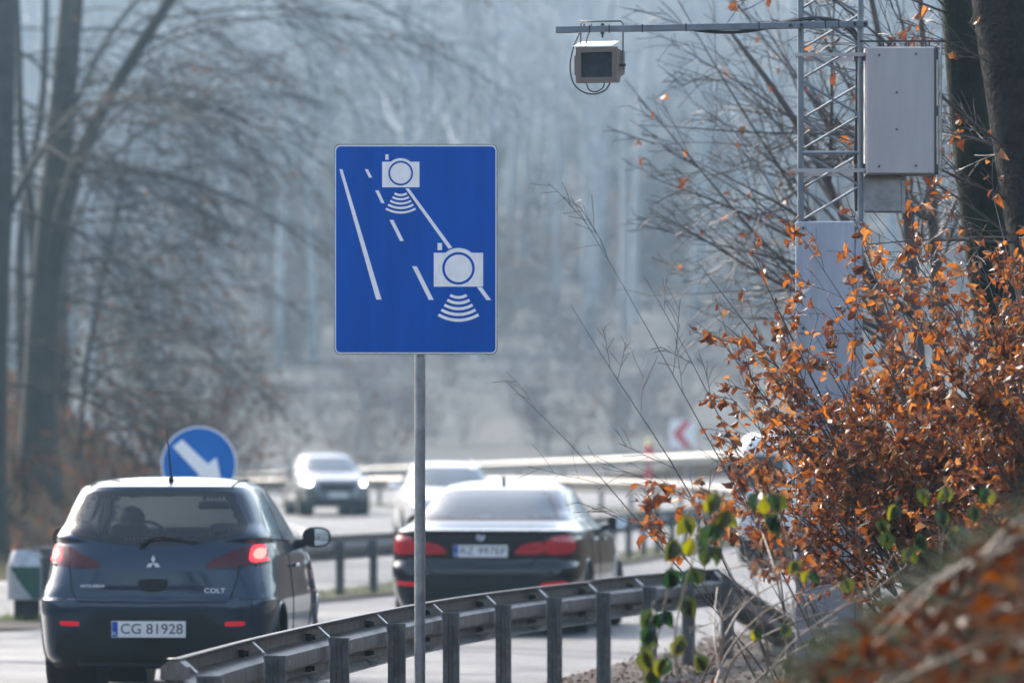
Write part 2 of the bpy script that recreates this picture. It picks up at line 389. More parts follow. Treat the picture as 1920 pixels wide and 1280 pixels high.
def ground(X, Y):
    X = np.atleast_1d(np.asarray(X, float)); Y = np.atleast_1d(np.asarray(Y, float))
    z = zroad(X, Y)
    # right bank, near
    toe = np.interp(Y, TOE_R[:, 0], TOE_R[:, 1])
    near = 1 - sstep(168, 178, Y)
    d = np.maximum(X - toe, 0)
    soft = d * d / (d + .35)
    bank = 5.5 * (1 - np.exp(-soft * .62 / 5.5))
    bank = bank * (1 + .34 * np.exp(-((Y - 15.5) / 4.5) ** 2))
    z = z + bank * near * (1 + .10 * vnoise(X, Y, .9, 1))
    # outside of the far bend: verge, then a wooded hillside
    dr = seg_dist(X, Y, RC)
    out = np.maximum(dr - 3.5, 0) * sstep(105, 165, Y)
    z = z + out * .115
    # left bank inside the bend
    dl = np.maximum(-seg_dist(X, Y, LC) - .9, 0) * (1 - sstep(158, 172, Y))
    sl = dl * dl / (dl + .8)
    z = z + 7.0 * (1 - np.exp(-sl * 1.0 / 7.0)) * (1 + .12 * vnoise(X, Y, .5, 4))
    z = z + 19 * sstep(22, 80, -Y)      # unseen rise added behind the photographer to darken the cars' reflections
    return z
GX = np.arange(-52, 52.01, .25); GY = np.arange(-82, 212.01, .5)
_a, _b = np.meshgrid(GX, GY); GZ = ground(_a.ravel(), _b.ravel()).reshape(_a.shape)
RD_ = seg_dist(_a.ravel(), _b.ravel(), RC).reshape(_a.shape); LD_ = seg_dist(_a.ravel(), _b.ravel(), LC).reshape(_a.shape)
def look(T, x, y):
    u = (x - GX[0]) / .25; v = (y - GY[0]) / .5; i, j = int(u), int(v); u -= i; v -= j
    return float((T[j, i] * (1 - u) + T[j, i + 1] * u) * (1 - v) + (T[j + 1, i] * (1 - u) + T[j + 1, i + 1] * u) * v)
def inside_table(x, y): return GX[0] < x < GX[-1] - .3 and GY[0] < y < GY[-1] - .6
def gz(x, y):
    return look(GZ, x, y) if inside_table(x, y) else float(ground(x, y)[0])
def rdist(x, y): return look(RD_, x, y) if inside_table(x, y) else float(seg_dist(np.array([x]), np.array([y]), RC)[0])
def ldist(x, y): return look(LD_, x, y) if inside_table(x, y) else float(seg_dist(np.array([x]), np.array([y]), LC)[0])

def grid_obj(name, xs, ys, fz, m):
    XX, YY = np.meshgrid(xs, ys); ZZ = fz(XX.ravel(), YY.ravel())
    b = MB(); b.v = list(zip(XX.ravel().tolist(), YY.ravel().tolist(), ZZ.tolist()))
    nx = len(xs)
    b.f = [(j * nx + i, j * nx + i + 1, (j + 1) * nx + i + 1, (j + 1) * nx + i) for j in range(len(ys) - 1) for i in range(nx - 1)]
    b.m = [0] * len(b.f)
    return b.build(name, m, smooth=True)
xs = np.concatenate([np.linspace(-500, -60, 30)[:-1], np.linspace(-60, -16, 34)[:-1], np.linspace(-16, 16, 108)[:-1], np.linspace(16, 60, 34)[:-1], np.linspace(60, 500, 30)])
ys = np.concatenate([np.linspace(-140, -8, 24)[:-1], np.linspace(-8, 60, 120)[:-1], np.linspace(60, 183, 132)])
def ground_z(X, Y):
    z = ground(X, Y)
    n = vnoise(X, Y, 2.1, 7) * .03 * np.minimum(1, np.abs(z - zroad(X, Y)) * 2)
    inside = (seg_dist(X, Y, RC) < 0.0) & (seg_dist(X, Y, LC) > 0.0)
    return z + n - .02 - .04 * inside
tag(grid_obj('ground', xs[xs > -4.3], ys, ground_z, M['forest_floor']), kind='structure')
tag(grid_obj('left_bank', np.append(xs[xs < -4.3], xs[xs > -4.3][0]), ys, ground_z, M['bank_soil']), kind='structure')
tag(grid_obj('hillside', np.concatenate([np.linspace(-500, -60, 30)[:-1], np.linspace(-60, 60, 60)[:-1], np.linspace(60, 500, 30)]), np.concatenate([[183 - 1e-3], np.linspace(184, 260, 60), np.linspace(270, 1150, 80)]), ground_z, M['far_slope']), kind='structure')

def strip(name, A, B, dz, m, nw=10):
    b = MB(); n = len(A)
    for i in range(n):
        for k in range(nw + 1):
            t = k / nw; x = A[i][0] * (1 - t) + B[i][0] * t; y = A[i][1] * (1 - t) + B[i][1] * t
            b.v.append((x, y, float(zroad(x, y)) + dz))
    for i in range(n - 1):
        for k in range(nw):
            o = i * (nw + 1) + k
            b.f.append((o, o + 1, o + nw + 2, o + nw + 1)); b.m.append(0)
    return tag(b.build(name, m, smooth=True), kind='structure')
def offset(C, d):
    T = np.gradient(C, axis=0); T /= np.linalg.norm(T, axis=1)[:, None]
    return C + np.stack([T[:, 1], -T[:, 0]], 1) * d
strip('road', LC, RC, 0.0, M['asphalt'], 16)
strip('road_edge_line', offset(LC, .34), offset(LC, .50), .008, M['paint_line'], 1)
# gravel verge between the carriageway and the near guard rail
nv = [i for i in range(len(RC)) if RC[i][1] < 100]
strip('gravel_verge', RC[nv] - np.array([.05, 0]), np.array([(np.interp(y, TOE_R[:, 0], TOE_R[:, 1]) + .05, y) for y in RC[nv][:, 1]]), .006, M['gravel'], 6)
# median between the carriageways
MEDIAN = np.array([p[:2] for p in crom([(-5.0, 59.3, 0), (-4.0, 63.5, 0), (-2.1, 72, 0), (.2, 86, 0), (2.5, 101, 0), (4.3, 113, 0), (5.2, 123, 0), (4.6, 133, 0), (2.2, 142, 0), (-2.5, 151, 0), (-9, 158.5, 0), (-20, 166, 0), (-40, 172, 0)], 8)])
strip('median_strip', offset(MEDIAN, -.75), offset(MEDIAN, .75), .012, M['gravel'], 4)
A = np.array([(-6.9, 53.8), (-6.3, 55), (-5.9, 57), (-5.75, 59.1)]); B = np.array([(-6.5, 53.8), (-5.2, 55), (-4.6, 57), (-4.35, 59.6)])
strip('gravel_patch', A, B, .013, M['gravel'], 4)

# ---------------------------------------------------------------- section speed control sign
def build_main_sign():
    c = at(779.5, 467.5, 31.2)
    t = thing('road_sign', 'rectangular blue sign with two white camera symbols and lane lines on a steel post', 'road sign', (c.x, c.y, gz(c.x, c.y)))
    H0 = c.z - t.location.z
    b = MB(); b.tube([(.022, .045, -.3), (.022, .045, H0 - .3), (.022, .045, H0 + .52)], .0302, 20); b.build('post', M['galv'], t, True, 40)
    K = 1.0 / 1020.0
    P = lambda zx, zy: ((zx - 534) * K, (647.5 - zy) * K)
    def lay(loops, d, m, name, dk=None):
        b = MB()
        for lp in loops: b.prism([P(*q) for q in lp], lambda u, v, dd: (u, dd, H0 + v), -d, dk if dk is not None else -d + .0015)
        return b.build(name, m, t, fix=True)
    b = MB()
    b.prism(rrect(-.449, -.577, .449, .577, .034), lambda u, v, d: (u, d, H0 + v), -.002, .016)
    b.build('panel_back', M['sign_edge'], t, fix=True)
    b = MB()
    b.prism(rrect(-.443, -.571, .443, .571, .030), lambda u, v, d: (u, d, H0 + v), -.0035, -.002)
    b.build('white_border', M['sign_white'], t, fix=True)
    b = MB()
    b.prism(rrect(-.437, -.564, .437, .564, .024), lambda u, v, d: (u, d, H0 + v), -.005, -.0035)
    b.build('blue_face', M['sign_blue'], t, fix=True)
    lay([[(107, 200), (124, 200), (343, 928), (313, 928)]], .0065, M['sign_white'], 'edge_line')
    lay([[(249, 200), (266, 200), (291, 247), (273, 247)], [(307, 318), (327, 318), (360, 389), (341, 389)], [(387, 483), (409, 483), (468, 601), (446, 601)], [(514, 742), (540, 742), (635, 930), (607, 930)]], .0065, M['sign_white'], 'dashed_line')
    lay([[(476, 307), (496, 307), (738, 637), (718, 645)], [(877, 859), (904, 859), (956, 931), (930, 931)]], .0065, M['sign_white'], 'edge_line')
    def camera_symbol(x0, y0, x1, y1, cx, cy, rh, ro, ri, fl):
        a = math.acos(min(1, (cy - y0) / rh)) if cy > y0 else 1.5
        hump = [(cx + rh * math.sin(s), cy - rh * math.cos(s)) for s in np.linspace(-a, a, 24)]
        o = lay([[(x0, y1), (x0, y0)] + hump + [(x1, y0), (x1, y1)], [(fl[0], fl[1]), (fl[2], fl[1]), (fl[2], fl[3]), (fl[0], fl[3])]], .0065, M['sign_white'], 'camera_symbol')
        ring = MB(); n = 48
        pr = []
        for k in range(n):
            a = 2 * math.pi * k / n
            for r in (ro, ri):
                u, v = P(cx + r * math.cos(a), cy + r * math.sin(a)); pr.append((u, -.0072, H0 + v))
        ring.add(pr, [(2 * k, 2 * k + 1, (2 * k + 3) % (2 * n), (2 * k + 2) % (2 * n)) for k in range(n)])
        ring.build('lens_ring', M['sign_blue'], o)
    camera_symbol(346, 158, 555, 301, 450, 222, 84, 69, 59, (364, 117, 382, 147))
    camera_symbol(635, 667, 911, 856, 773, 754, 114, 91, 77, (656, 612, 681, 652))
    def waves(cx, cy, bands, ha):
        lp = []
        for r0, r1 in bands:
            s = np.linspace(-ha, ha, 18)
            lp.append([(cx + r0 * math.sin(a), cy + r0 * math.cos(a)) for a in s] + [(cx + r1 * math.sin(a), cy + r1 * math.cos(a)) for a in s[::-1]])
        lay(lp, .0065, M['sign_white'], 'radar_waves')
    waves(450, 276, [(62, 75), (86, 98), (110, 122), (134, 147), (160, 172)], R(30))
    waves(773, 826, [(82, 98), (113, 130), (145, 162), (177, 194), (209, 226)], R(31))
    for z in (.36, -.36):
        b = MB(); b.box((.022, .020, H0 + z), (.60, .008, .04), 0); b.box((.022, .078, H0 + z), (.09, .006, .04)); 
        b.build('bracket', M['galv'], t)
build_main_sign()

# ---------------------------------------------------------------- guard rails
WPROF = [(.030, .155), (-.010, .154), (-.055, .118), (-.058, .066), (.030, .052), (.056, .036), (.058, .0), (.056, -.036), (.030, -.052), (-.058, -.066), (-.055, -.118), (-.010, -.154), (.030, -.155)]
def smooth_path(P, n=8):
    return [Vector(p) for p in crom(P, n)]
def beam(b, path, side=1, zc=None, prof=WPROF, thick=.004):
    """path of beam centres; +d of the profile points to the right-hand side (towards the posts) times side"""
    n = len(prof); N = len(path); o = len(b.v)
    for i, p in enumerate(path):
        t = path[min(i + 1, N - 1)] - path[max(i - 1, 0)]
        nr = Vector((t.y, -t.x, 0)); nr.normalize(); nr *= side
        up = Vector((0, 0, 1))
        for d, z in prof:
            q = p + nr * d + up * z; b.v.append(tuple(q))
    for i in range(N - 1):
        for k in range(n - 1):
            b.f.append((o + i * n + k, o + i * n + k + 1, o + (i + 1) * n + k + 1, o + (i + 1) * n + k)); b.m.append(0)
def sigma_post(b, p, t, h, side=1, w=.10, dp=.055):
    """C-shaped post with folded lips; web faces the beam"""
    T0 = Vector((t.x, t.y, 0)).normalized(); T = Vector((T0.y, -T0.x, 0)) * side; N = -T0
    pr = [(-w / 2, dp), (-w / 2, 0), (-w * .18, -.0), (-w * .12, .014), (w * .12, .014), (w * .18, 0), (w / 2, 0), (w / 2, dp), (w / 2 - .016, dp)]
    inner = [(u * .9, v + .005) for u, v in pr[:-1]][::-1]
    loop = pr[:-1] + inner
    vs = []
    for z in (-.35, h):
        for u, v in loop: vs.append(p + T * u + N * (dp / 2 - v) + Vector((0, 0, z)))
    n = len(loop)
    fs = [(i, (i + 1) % n, (i + 1) % n + n, i + n) for i in range(n)]
    m = len(pr) - 1
    fs += [(n + i, n + i + 1, n + (2 * m - 2 - i), n + (2 * m - 1 - i)) for i in range(m - 1)]
    b.add(vs, fs)
def spacer(b, p, t, z, side=1):
    """bent strap between the beam and the post plus two bolts"""
    T = Vector((t.x, t.y, 0)).normalized(); N = Vector((T.y, -T.x, 0)) * side; U = Vector((0, 0, 1))
    def pt(d, zz, s=0): return p + N * d + U * (z + zz) + T * s
    for s0 in (-.05,):
        loop = [(-.045, .135), (.015, .14), (.075, .085), (.082, .03), (.082, -.03), (.075, -.085), (.01, -.14), (-.045, -.12)]
        for i in range(len(loop) - 1):
            a, c = loop[i], loop[i + 1]
            vs = [pt(a[0], a[1], -.035), pt(a[0], a[1], .035), pt(c[0], c[1], .035), pt(c[0], c[1], -.035)]
            du = Vector((c[0] - a[0], c[1] - a[1])).normalized(); nn = (-du.y * .006, du.x * .006)
            vs2 = [pt(a[0] + nn[0], a[1] + nn[1], -.035), pt(a[0] + nn[0], a[1] + nn[1], .035), pt(c[0] + nn[0], c[1] + nn[1], .035), pt(c[0] + nn[0], c[1] + nn[1], -.035)]
            b.add(vs + vs2, [(0, 1, 2, 3), (7, 6, 5, 4), (0, 4, 5, 1), (2, 6, 7, 3), (1, 5, 6, 2), (0, 3, 7, 4)], 0)
    for zz in (.085, -.085):
        b.tube([pt(-.05, zz), pt(-.02, zz)], .022, 6, 1); b.tube([pt(-.02, zz), pt(0.0, zz)], .014, 8, 1)

def near_rail():
    t = thing('guard_rail', 'nearest steel guard rail, seen from its back with posts and a sloping end', 'guard rail', (-1.17, 28, 0))
    inv = Vector(t.location)
    posts = [at(px, py, Y) for px, py, Y in ((393, 1266, 25.4), (517, 1228, 28.1), (637, 1195, 30.8), (744, 1168, 33.4), (846, 1148, 36.0), (944, 1133, 38.3), (1040, 1120, 40.4), (1132, 1110, 42.3))]
    posts += [at(1219, 1100, 44.2), at(1291, 1092, 46.0), at(1364, 1090, 47.6)]
    P = [Vector((p.x, p.y, 0)) for p in posts]
    ZC = .60
    tang = [(P[min(i + 1, len(P) - 1)] - P[max(i - 1, 0)]).normalized() for i in range(len(P))]
    off = [Vector((-q.y, q.x, 0)) * .135 for q in tang]
    B = [p + o + Vector((0, 0, ZC)) for p, o in zip(P, off)]
    start = B[0] - tang[0] * .08
    path1 = smooth_path([start] + B[:8] + [B[7] + tang[7] * .42], 6)
    b = MB(); beam(b, [q - inv for q in path1])
    o = b.build('beam', M['rail'], t, True, 30)
    so = o.modifiers.new('thickness', 'SOLIDIFY'); so.thickness = .004; so.offset = 0
    path2 = smooth_path([B[7] + tang[7] * .22 + Vector((.0, .0, .012)), B[8] + Vector((0, 0, .012)), B[9] + Vector((0, 0, .004)), B[10], B[10] + tang[10] * .15], 6)
    b = MB(); beam(b, [q - inv for q in path2])
    o = b.build('beam', M['rail'], t, True, 30)
    so = o.modifiers.new('thickness', 'SOLIDIFY'); so.thickness = .004; so.offset = 0
    e0 = B[10] + tang[10] * .1
    e1 = at(1490, 1225, 52.0); e1.z = gz(e1.x, e1.y) + .02
    path3 = [e0.lerp(e1, s) for s in np.linspace(0, 1, 10)]
    b = MB(); beam(b, [q - inv for q in path3])
    o = b.build('sloping_end', M['rail'], t, True, 30)
    so = o.modifiers.new('thickness', 'SOLIDIFY'); so.thickness = .004; so.offset = 0
    for i, p in enumerate(P):
        b = MB(); sigma_post(b, p - inv, tang[i], posts[i].z)
        po = b.build('post', M['galv_dark'], t, fix=True)
        b = MB(); spacer(b, p + off[i] - inv, tang[i], ZC)
        b.build('spacer_bracket', [M['galv'], M['bolt']], po)
    # seam plates with slots and bolt heads along the beam
    b = MB()
    for i in range(0, len(P) - 1):
        m_ = B[i].lerp(B[i + 1], .38) - inv; T = tang[i]; N = Vector((T.y, -T.x, 0))
        for s in (-.12, .12):
            c = m_ + T * s + N * .0605
            b.add([c + T * -.006 + Vector((0, 0, -.014)), c + T * .006 + Vector((0, 0, -.014)), c + T * .006 + Vector((0, 0, .014)), c + T * -.006 + Vector((0, 0, .014))], [(0, 1, 2, 3)])
    b.build('bolt_slots', M['sign_white'], t)
near_rail()

def far_rail(name, label, pts, step, side, zfun, matb, matp, spin=0, offp=.12):
    P = smooth_path([(x, y, 0) for x, y in pts], 10)
    # even spacing
    S = [0.0]
    for a, c in zip(P[:-1], P[1:]): S.append(S[-1] + (c - a).length)
    n = int(S[-1] / step)
    def pos(s):
        i = min(max(np.searchsorted(S, s) - 1, 0), len(P) - 2); u = (s - S[i]) / max(1e-6, S[i + 1] - S[i])
        q = P[i].lerp(P[i + 1], u); return q, (P[i + 1] - P[i]).normalized()
    base, _ = pos(S[-1] * .3)
    t = thing(name, label, 'guard rail', (base.x, base.y, zfun(base.x, base.y)))
    inv = Vector(t.location)
    path = []
    for k in range(n * 2 + 1):
        q, T = pos(min(S[-1], k * step / 2)); path.append(Vector((q.x, q.y, zfun(q.x, q.y) + .60)) - inv)
    b = MB(); beam(b, path, side)
    o = b.build('beam', matb, t, True, 30)
    so = o.modifiers.new('thickness', 'SOLIDIFY'); so.thickness = .004; so.offset = 0
    for k in range(min(n, 99)):
        q, T = pos(k * step + .15); N = Vector((T.y, -T.x, 0)) * side
        b = MB(); sigma_post(b, Vector((q.x, q.y, zfun(q.x, q.y))) + N * offp - inv, T, .68, side); 
        b.box(Vector((q.x, q.y, zfun(q.x, q.y) + .58)) + N * .05 - inv, (.10, .10, .14))
        b.build('post', matp, t, fix=True)
    return t, path, inv
zf = lambda x, y: float(zroad(x, y))
med_pts = [(MEDIAN[i][0], MEDIAN[i][1]) for i in range(0, len(MEDIAN), 4)]
far_rail('guard_rail', 'steel median guard rail running from the green and white nose behind the dark cars', med_pts, 2.0, 1, zf, M['rail'], M['galv_dark'])
outer = [tuple(q) for q in offset(RC, 1.0)[::4] if q[1] > 118]
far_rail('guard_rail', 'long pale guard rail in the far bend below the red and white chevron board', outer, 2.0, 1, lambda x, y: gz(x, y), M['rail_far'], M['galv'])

# rounded steel nose of the median rail with green and white sheeting
def median_nose():
    c = at(46, 1165, 59.3); c.z = zf(c.x, c.y)
    t = thing('guard_rail_nose', 'rounded steel nose with green and white reflective sheet, behind the left side of the hatchback', 'barrier nose', c)
    prof = []
    for k in range(17):
        a = math.pi * k / 16; prof.append((-math.cos(a) * .178, -math.sin(a) * .13))
    def shell(z0, z1, rr, y0=0.0):
        b = MB(); n = len(prof)
        for z, s in ((z0, 1), (z1, 1)):
            for x, y in prof: b.v.append((x * rr, y * rr + y0, z))
        b.f += [(i, i + 1, n + i + 1, n + i) for i in range(n - 1)]; b.m += [0] * (n - 1)
        return b
    b = shell(.23, .59, 1.0); n = len(prof)
    # chamfered crown and back
    for x, y in prof: b.v.append((x * .72, y * .72 + .03, .74))
    b.f += [(n + i, n + i + 1, 2 * n + i + 1, 2 * n + i) for i in range(n - 1)]; b.m += [0] * (n - 1)
    b.f.append(tuple(range(2 * n, 3 * n))); b.m.append(0)
    o = len(b.v)
    b.v += [(.178, 0, .23), (.178, 0, .59), (.13, .03, .74), (.20, 3.2, .44), (.16, 3.2, .62), (.12, 3.2, .75)]
    b.f += [(o, o + 3, o + 4, o + 1), (o + 1, o + 4, o + 5, o + 2)]; b.m += [0, 0]
    b.v += [(-.178, 0, .23), (-.178, 0, .59), (-.13, .03, .74), (-.0, 3.2, .44), (-.0, 3.2, .62), (-.0, 3.2, .75)]; q = o + 6
    b.f += [(q, q + 3, q + 4, q + 1), (q + 1, q + 4, q + 5, q + 2)]; b.m += [0, 0]
    ob = b.build('steel_shell', M['galv'], t, True, 30, fix=True)
    # sheets a few millimetres proud of the shell; the curved border runs from upper left to lower right
    def sheet(nm, test, mt, dr):
        b = MB(); nu, nz = 48, 24
        for j in range(nz + 1):
            for i in range(nu + 1):
                a = math.pi * i / nu; b.v.append((-math.cos(a) * (.178 + dr), -math.sin(a) * (.13 + dr), .24 + .335 * j / nz))
        for j in range(nz):
            for i in range(nu):
                u = (i + .5) / nu; v = 1 - (j + .5) / nz
                if test(u, v): b.f.append((j * (nu + 1) + i, j * (nu + 1) + i + 1, (j + 1) * (nu + 1) + i + 1, (j + 1) * (nu + 1) + i)); b.m.append(0)
        b.build(nm, mt, t, True)
    sheet('white_sheet', lambda u, v: True, M['nose_white'], .003)
    edge = lambda v: .13 + .62 * v ** 1.15
    sheet('green_sheet', lambda u, v: edge(v) < (1 - math.cos(math.pi * u)) / 2 < .965, M['green'], .006)
    b = MB(); b.box((.02, .06, .10), (.26, .16, .28), bev=.02); b.build('foot', M['black'], t)
    return t
median_nose()

def round_sign():
    c = at(373, 870, 61.5); g = zf(c.x, c.y)
    t = thing('road_sign', 'round blue keep right sign with white arrow, behind the roof of the hatchback', 'road sign', (c.x, c.y, g))
    h = c.z - g
    b = MB(); b.tube([(0, .04, -.2), (0, .04, h + .3)], .03, 14); b.build('post', M['galv'], t, True, 40)
    pl = lambda u, v, d: (u, d, h + v)
    b = MB(); b.prism(disc(0, 0, .415, 56), pl, -.002, .02); b.build('panel_back', M['sign_edge'], t, fix=True)
    b = MB(); b.prism(disc(0, 0, .408, 56), pl, -.004, -.002); b.build('white_border', M['sign_white'], t, fix=True)
    b = MB(); b.prism(disc(0, 0, .392, 56), pl, -.0055, -.004); b.build('blue_face', M['sign_blue2'], t, fix=True)
    k = 1 / 178.0; sx, sy = 1762 / 660.0, 1280 / 480.0
    Z = lambda x, y: ((x / 2.667 - 373) * k, (870 - (460 + y / 2.667)) * k)
    ar = [Z(862, 1003), Z(908, 966), Z(1040, 1092), Z(1084, 1058), Z(1112, 1190), Z(1120, 1228), Z(960, 1205), Z(998, 1150)]
    b = MB(); b.prism(ar, pl, -.007, -.0055); b.build('arrow', M['sign_white'], t, fix=True)
round_sign()

def chevron_sign():
    c = at(1280, 813, 176.5); g = gz(c.x, c.y)
    t = thing('road_sign', 'square white chevron board with a red arrow pointing left, far beyond the guard rail', 'road sign', (c.x, c.y, g))
    h = c.z - g; s = 176.5 / F
    b = MB(); b.box((-.25, .06, h / 2 - .1), (.06, .06, h + .5)); b.box((.25, .06, h / 2 - .1), (.06, .06, h + .5)); b.build('post', M['galv'], t)
    b = MB(); b.box((0, 0, h), (49 * s, .03, 52 * s), bev=.008); b.build('white_panel', M['sign_white'], t)
    W, H2 = 20 * s, 25 * s
    ch = [(.15 * W, H2), (W * .92, H2), (-.10 * W, 0), (W * .92, -H2), (.15 * W, -H2), (-W * .95, 0)]
    b = MB(); b.prism(ch, lambda u, v, d: (u, d, h + v), -.021, -.0155); b.build('red_chevron', M['sign_red'], t, fix=True)
chevron_sign()
def marker_post():
    c = at(1217, 842, 175); g = gz(c.x, c.y); h = c.z - g
    t = thing('marker_post', 'small red marker post with a pale top, left of the far chevron board', 'marker post', (c.x, c.y, g))
    b = MB(); b.lathe([(.10, -.2), (.10, h - .1), (.12, h - .08), (.12, h + .10), (.09, h + .12)], Matrix(), 12); b.build('shaft', M['sign_red'], t, True, 30)
    b = MB(); b.lathe([(.10, h + .12), (.10, h + .30), (.05, h + .33)], Matrix(), 12); b.build('pale_cap', M['yellow'], t, True, 30)
marker_post()

# ---------------------------------------------------------------- mast with camera arm
YM = 33.0
def build_mast():
    c = at(1554, 1240, YM); g = gz(c.x, c.y + .1)
    t = thing('camera_mast', 'square steel mast with open lattice top and clad lower column, holding a long camera arm', 'mast', (c.x, c.y, g), -R(4))
    L = lambda px, py, dy=0.0: at(px, py, YM) - Vector((c.x, c.y, g)) + Vector((0, dy, 0))
    x0, x1 = L(1500, 0).x, L(1613, 0).x
    D = .36; ztop = 6.4; zc = L(0, 415).z
    b = MB()
    for x in (x0, x1):
        for y in (0, D): b.tube([(x, y, zc - .25), (x, y, ztop)], .0155, 12)
    b.build('leg_tubes', M['mast'], t, True, 40)
    b = MB(); z = zc; k = 0; pit = .205
    while z < ztop - pit:
        for y, s in ((0, 1), (D, -1)):
            a, e = (x0, x1) if (k % 2 == 0) == (s > 0) else (x1, x0)
            b.tube([(a, y, z), (e, y, z + pit)], .0075, 7)
        for x, s in ((x0, 1), (x1, -1)):
            a, e = (0, D) if (k % 2 == 0) == (s > 0) else (D, 0)
            b.tube([(x, a, z), (x, e, z + pit)], .0075, 7)
        z += pit; k += 1
    zz = L(0, 287).z; b.tube([(x0, 0, zz), (x1, 0, zz)], .012, 8)
    b.build('lattice_bars', M['mast'], t, True, 40)
    for py in (103, 320):
        z = L(0, py).z; b = MB(); b.box(((x0 + x1) / 2, -.02, z), (x1 - x0 + .05, .006, .022)); b.box(((x0 + x1) / 2, D + .02, z), (x1 - x0 + .05, .006, .022))
        b.box((x0 - .02, D / 2, z), (.006, D + .04, .022)); b.box((x1 + .02, D / 2, z), (.006, D + .04, .022)); b.build('strap', M['cabinet'], t)
    b = MB(); b.box(((x0 + x1) / 2 - .008, D / 2, (zc - .3) / 2), (.385, D + .04, zc + .3), bev=.008); b.build('cladding', M['mast_panel'], t)
    b = MB()
    for z in (zc - .04, zc - .62, zc - 1.25):
        for x in (x0 + .02, x1 - .02): b.tube([(x, -.022, z), (x, -.034, z)], .008, 6)
    b.build('rivets', M['bolt'], t)
    b = MB()
    for z in (zc - .62, zc - 1.25): b.box(((x0 + x1) / 2 - .008, -.022, z - .03), (.387, .004, .006))
    b.box((x1 - .03, -.022, (zc - .3) / 2), (.005, .004, zc + .25)); b.build('cladding_seam', M['galv_dark'], t)
    # arm
    aL, aR = L(1042, 55, -.05), L(1628, 47, -.05)
    dv = (aR - aL); ang = math.atan2(dv.z, dv.x)
    MA = Matrix.Rotation(-ang, 3, 'Y')
    b = MB(); b.box((aL + aR) / 2, (dv.length, .04, .038), M=MA, bev=.003)
    arm = b.build('camera_arm', M['mast'], t)
    b = MB()
    for px in (1106, 1143, 1205, 1287, 1424, 1548, 1573):
        u = (px - 1042) / 586.0; q = aL.lerp(aR, u); b.box(q, (.007, .048, .045), M=MA)
    b.build('cable_tie', M['cable'], arm)
    b = MB()
    for px in (1483, 1503, 1603, 1622):
        u = (px - 1042) / 586.0; q = aL.lerp(aR, u); b.tube([q + Vector((0, -.02, 0)), q + Vector((0, -.034, 0))], .011, 6)
    q = aL.lerp(aR, (1130 - 1042) / 586.0); b.tube([q + Vector((0, 0, -.05)), q + Vector((0, 0, .035))], .006, 6); b.tube([q + Vector((0, 0, -.03)), q + Vector((0, 0, -.018))], .012, 6); b.tube([q + Vector((0, 0, .018)), q + Vector((0, 0, .03))], .012, 6)
    b.build('bolt', M['bolt'], arm)
    # cables
    b = MB()
    b.tube(crom([L(1285, 53, -.03), L(1340, 60, -.03), L(1400, 59, -.03), L(1450, 50, -.03), L(1480, 41, -.02), L(1530, 34, 0), L(1575, 40, .03), L(1600, 55, .05), L(1606, 80, .06), L(1606, 200, .07), L(1603, 300, .07), L(1605, 395, .08)], 6), .010, 7)
    b.tube(crom([L(1456, 45, -.02), L(1500, 36, .0), L(1560, 38, .03), L(1604, 62, .06), L(1610, 90, .07), L(1609, 250, .08), L(1607, 395, .09)], 6), .010, 7)
    b.tube(crom([L(1545, 40, .02), L(1580, 48, .02), L(1603, 70, .03), L(1613, 100, .05), L(1611, 200, .08), L(1609, 395, .09)], 6), .009, 7)
    b.build('cable', M['cable'], t, True)
    b = MB(); b.tube([L(1530, 40, 0), L(1530, 12, 0)], [.005, .001], 6); b.build('spike', M['cable'], t)
    # junction box under the cabinet
    b = MB(); b.box(L(1655, 363, .12), (.225, .14, .21), bev=.006); b.box(L(1694, 368, .12), (.02, .15, .19)); b.build('junction_box', M['galv'], t)
    return t
mast = build_mast()

def build_cabinet():
    c = at(1688, 207, YM - .08); base = Vector((c.x, c.y, c.z - .37))
    t = thing('equipment_cabinet', 'tall grey metal equipment cabinet fixed to the right side of the lattice mast', 'cabinet', base)
    W, H, D = .395, .738, .24
    b = MB(); b.box((0, D / 2, H / 2), (W, D, H), bev=.006); b.build('housing', M['cabinet'], t)
    b = MB(); b.box((-.003, -.009, H / 2), (W - .012, .014, H - .01), bev=.005)
    door = b.build('door', M['cabinet'], t)
    b = MB()
    for px, py in ((1648, 104), (1717, 102), (1681, 174), (1681, 243), (1648, 312), (1717, 311)):
        q = at(px, py, YM - .08) - base; b.tube([(q.x, -.016, q.z), (q.x, -.022, q.z)], .0075, 8)
    b.build('screw', M['galv_dark'], door)
    b = MB()
    for z in (.03, H / 2, H - .04): b.box((W / 2 + .012, .06, z), (.026, .05, .06))
    b.box((W / 2 + .008, .045, H / 2), (.012, .07, H - .02)); b.build('hinge_side', M['cabinet_dark'], t)
    b = MB()
    for x in (-.12, -.095, .05, .15, .17): b.box((x, .05, H + .018), (.008, .02, .045))
    b.box((.02, .05, H + .035), (.50, .012, .010)); b.build('mounting_rail', M['bolt'], t)
    b = MB(); b.box((W / 2 + .038, .22, H / 2 - .02), (.012, .02, H + .03)); b.box((W / 2 + .055, .22, H / 2 + .02), (.009, .02, H + .05)); b.build('side_strut', M['galv'], t)
    b = MB()
    for z in (.05, H - .06): b.box((-W / 2 - .03, .10, z), (.07, .05, .03))
    b.build('clamp', M['galv_dark'], t)
build_cabinet()

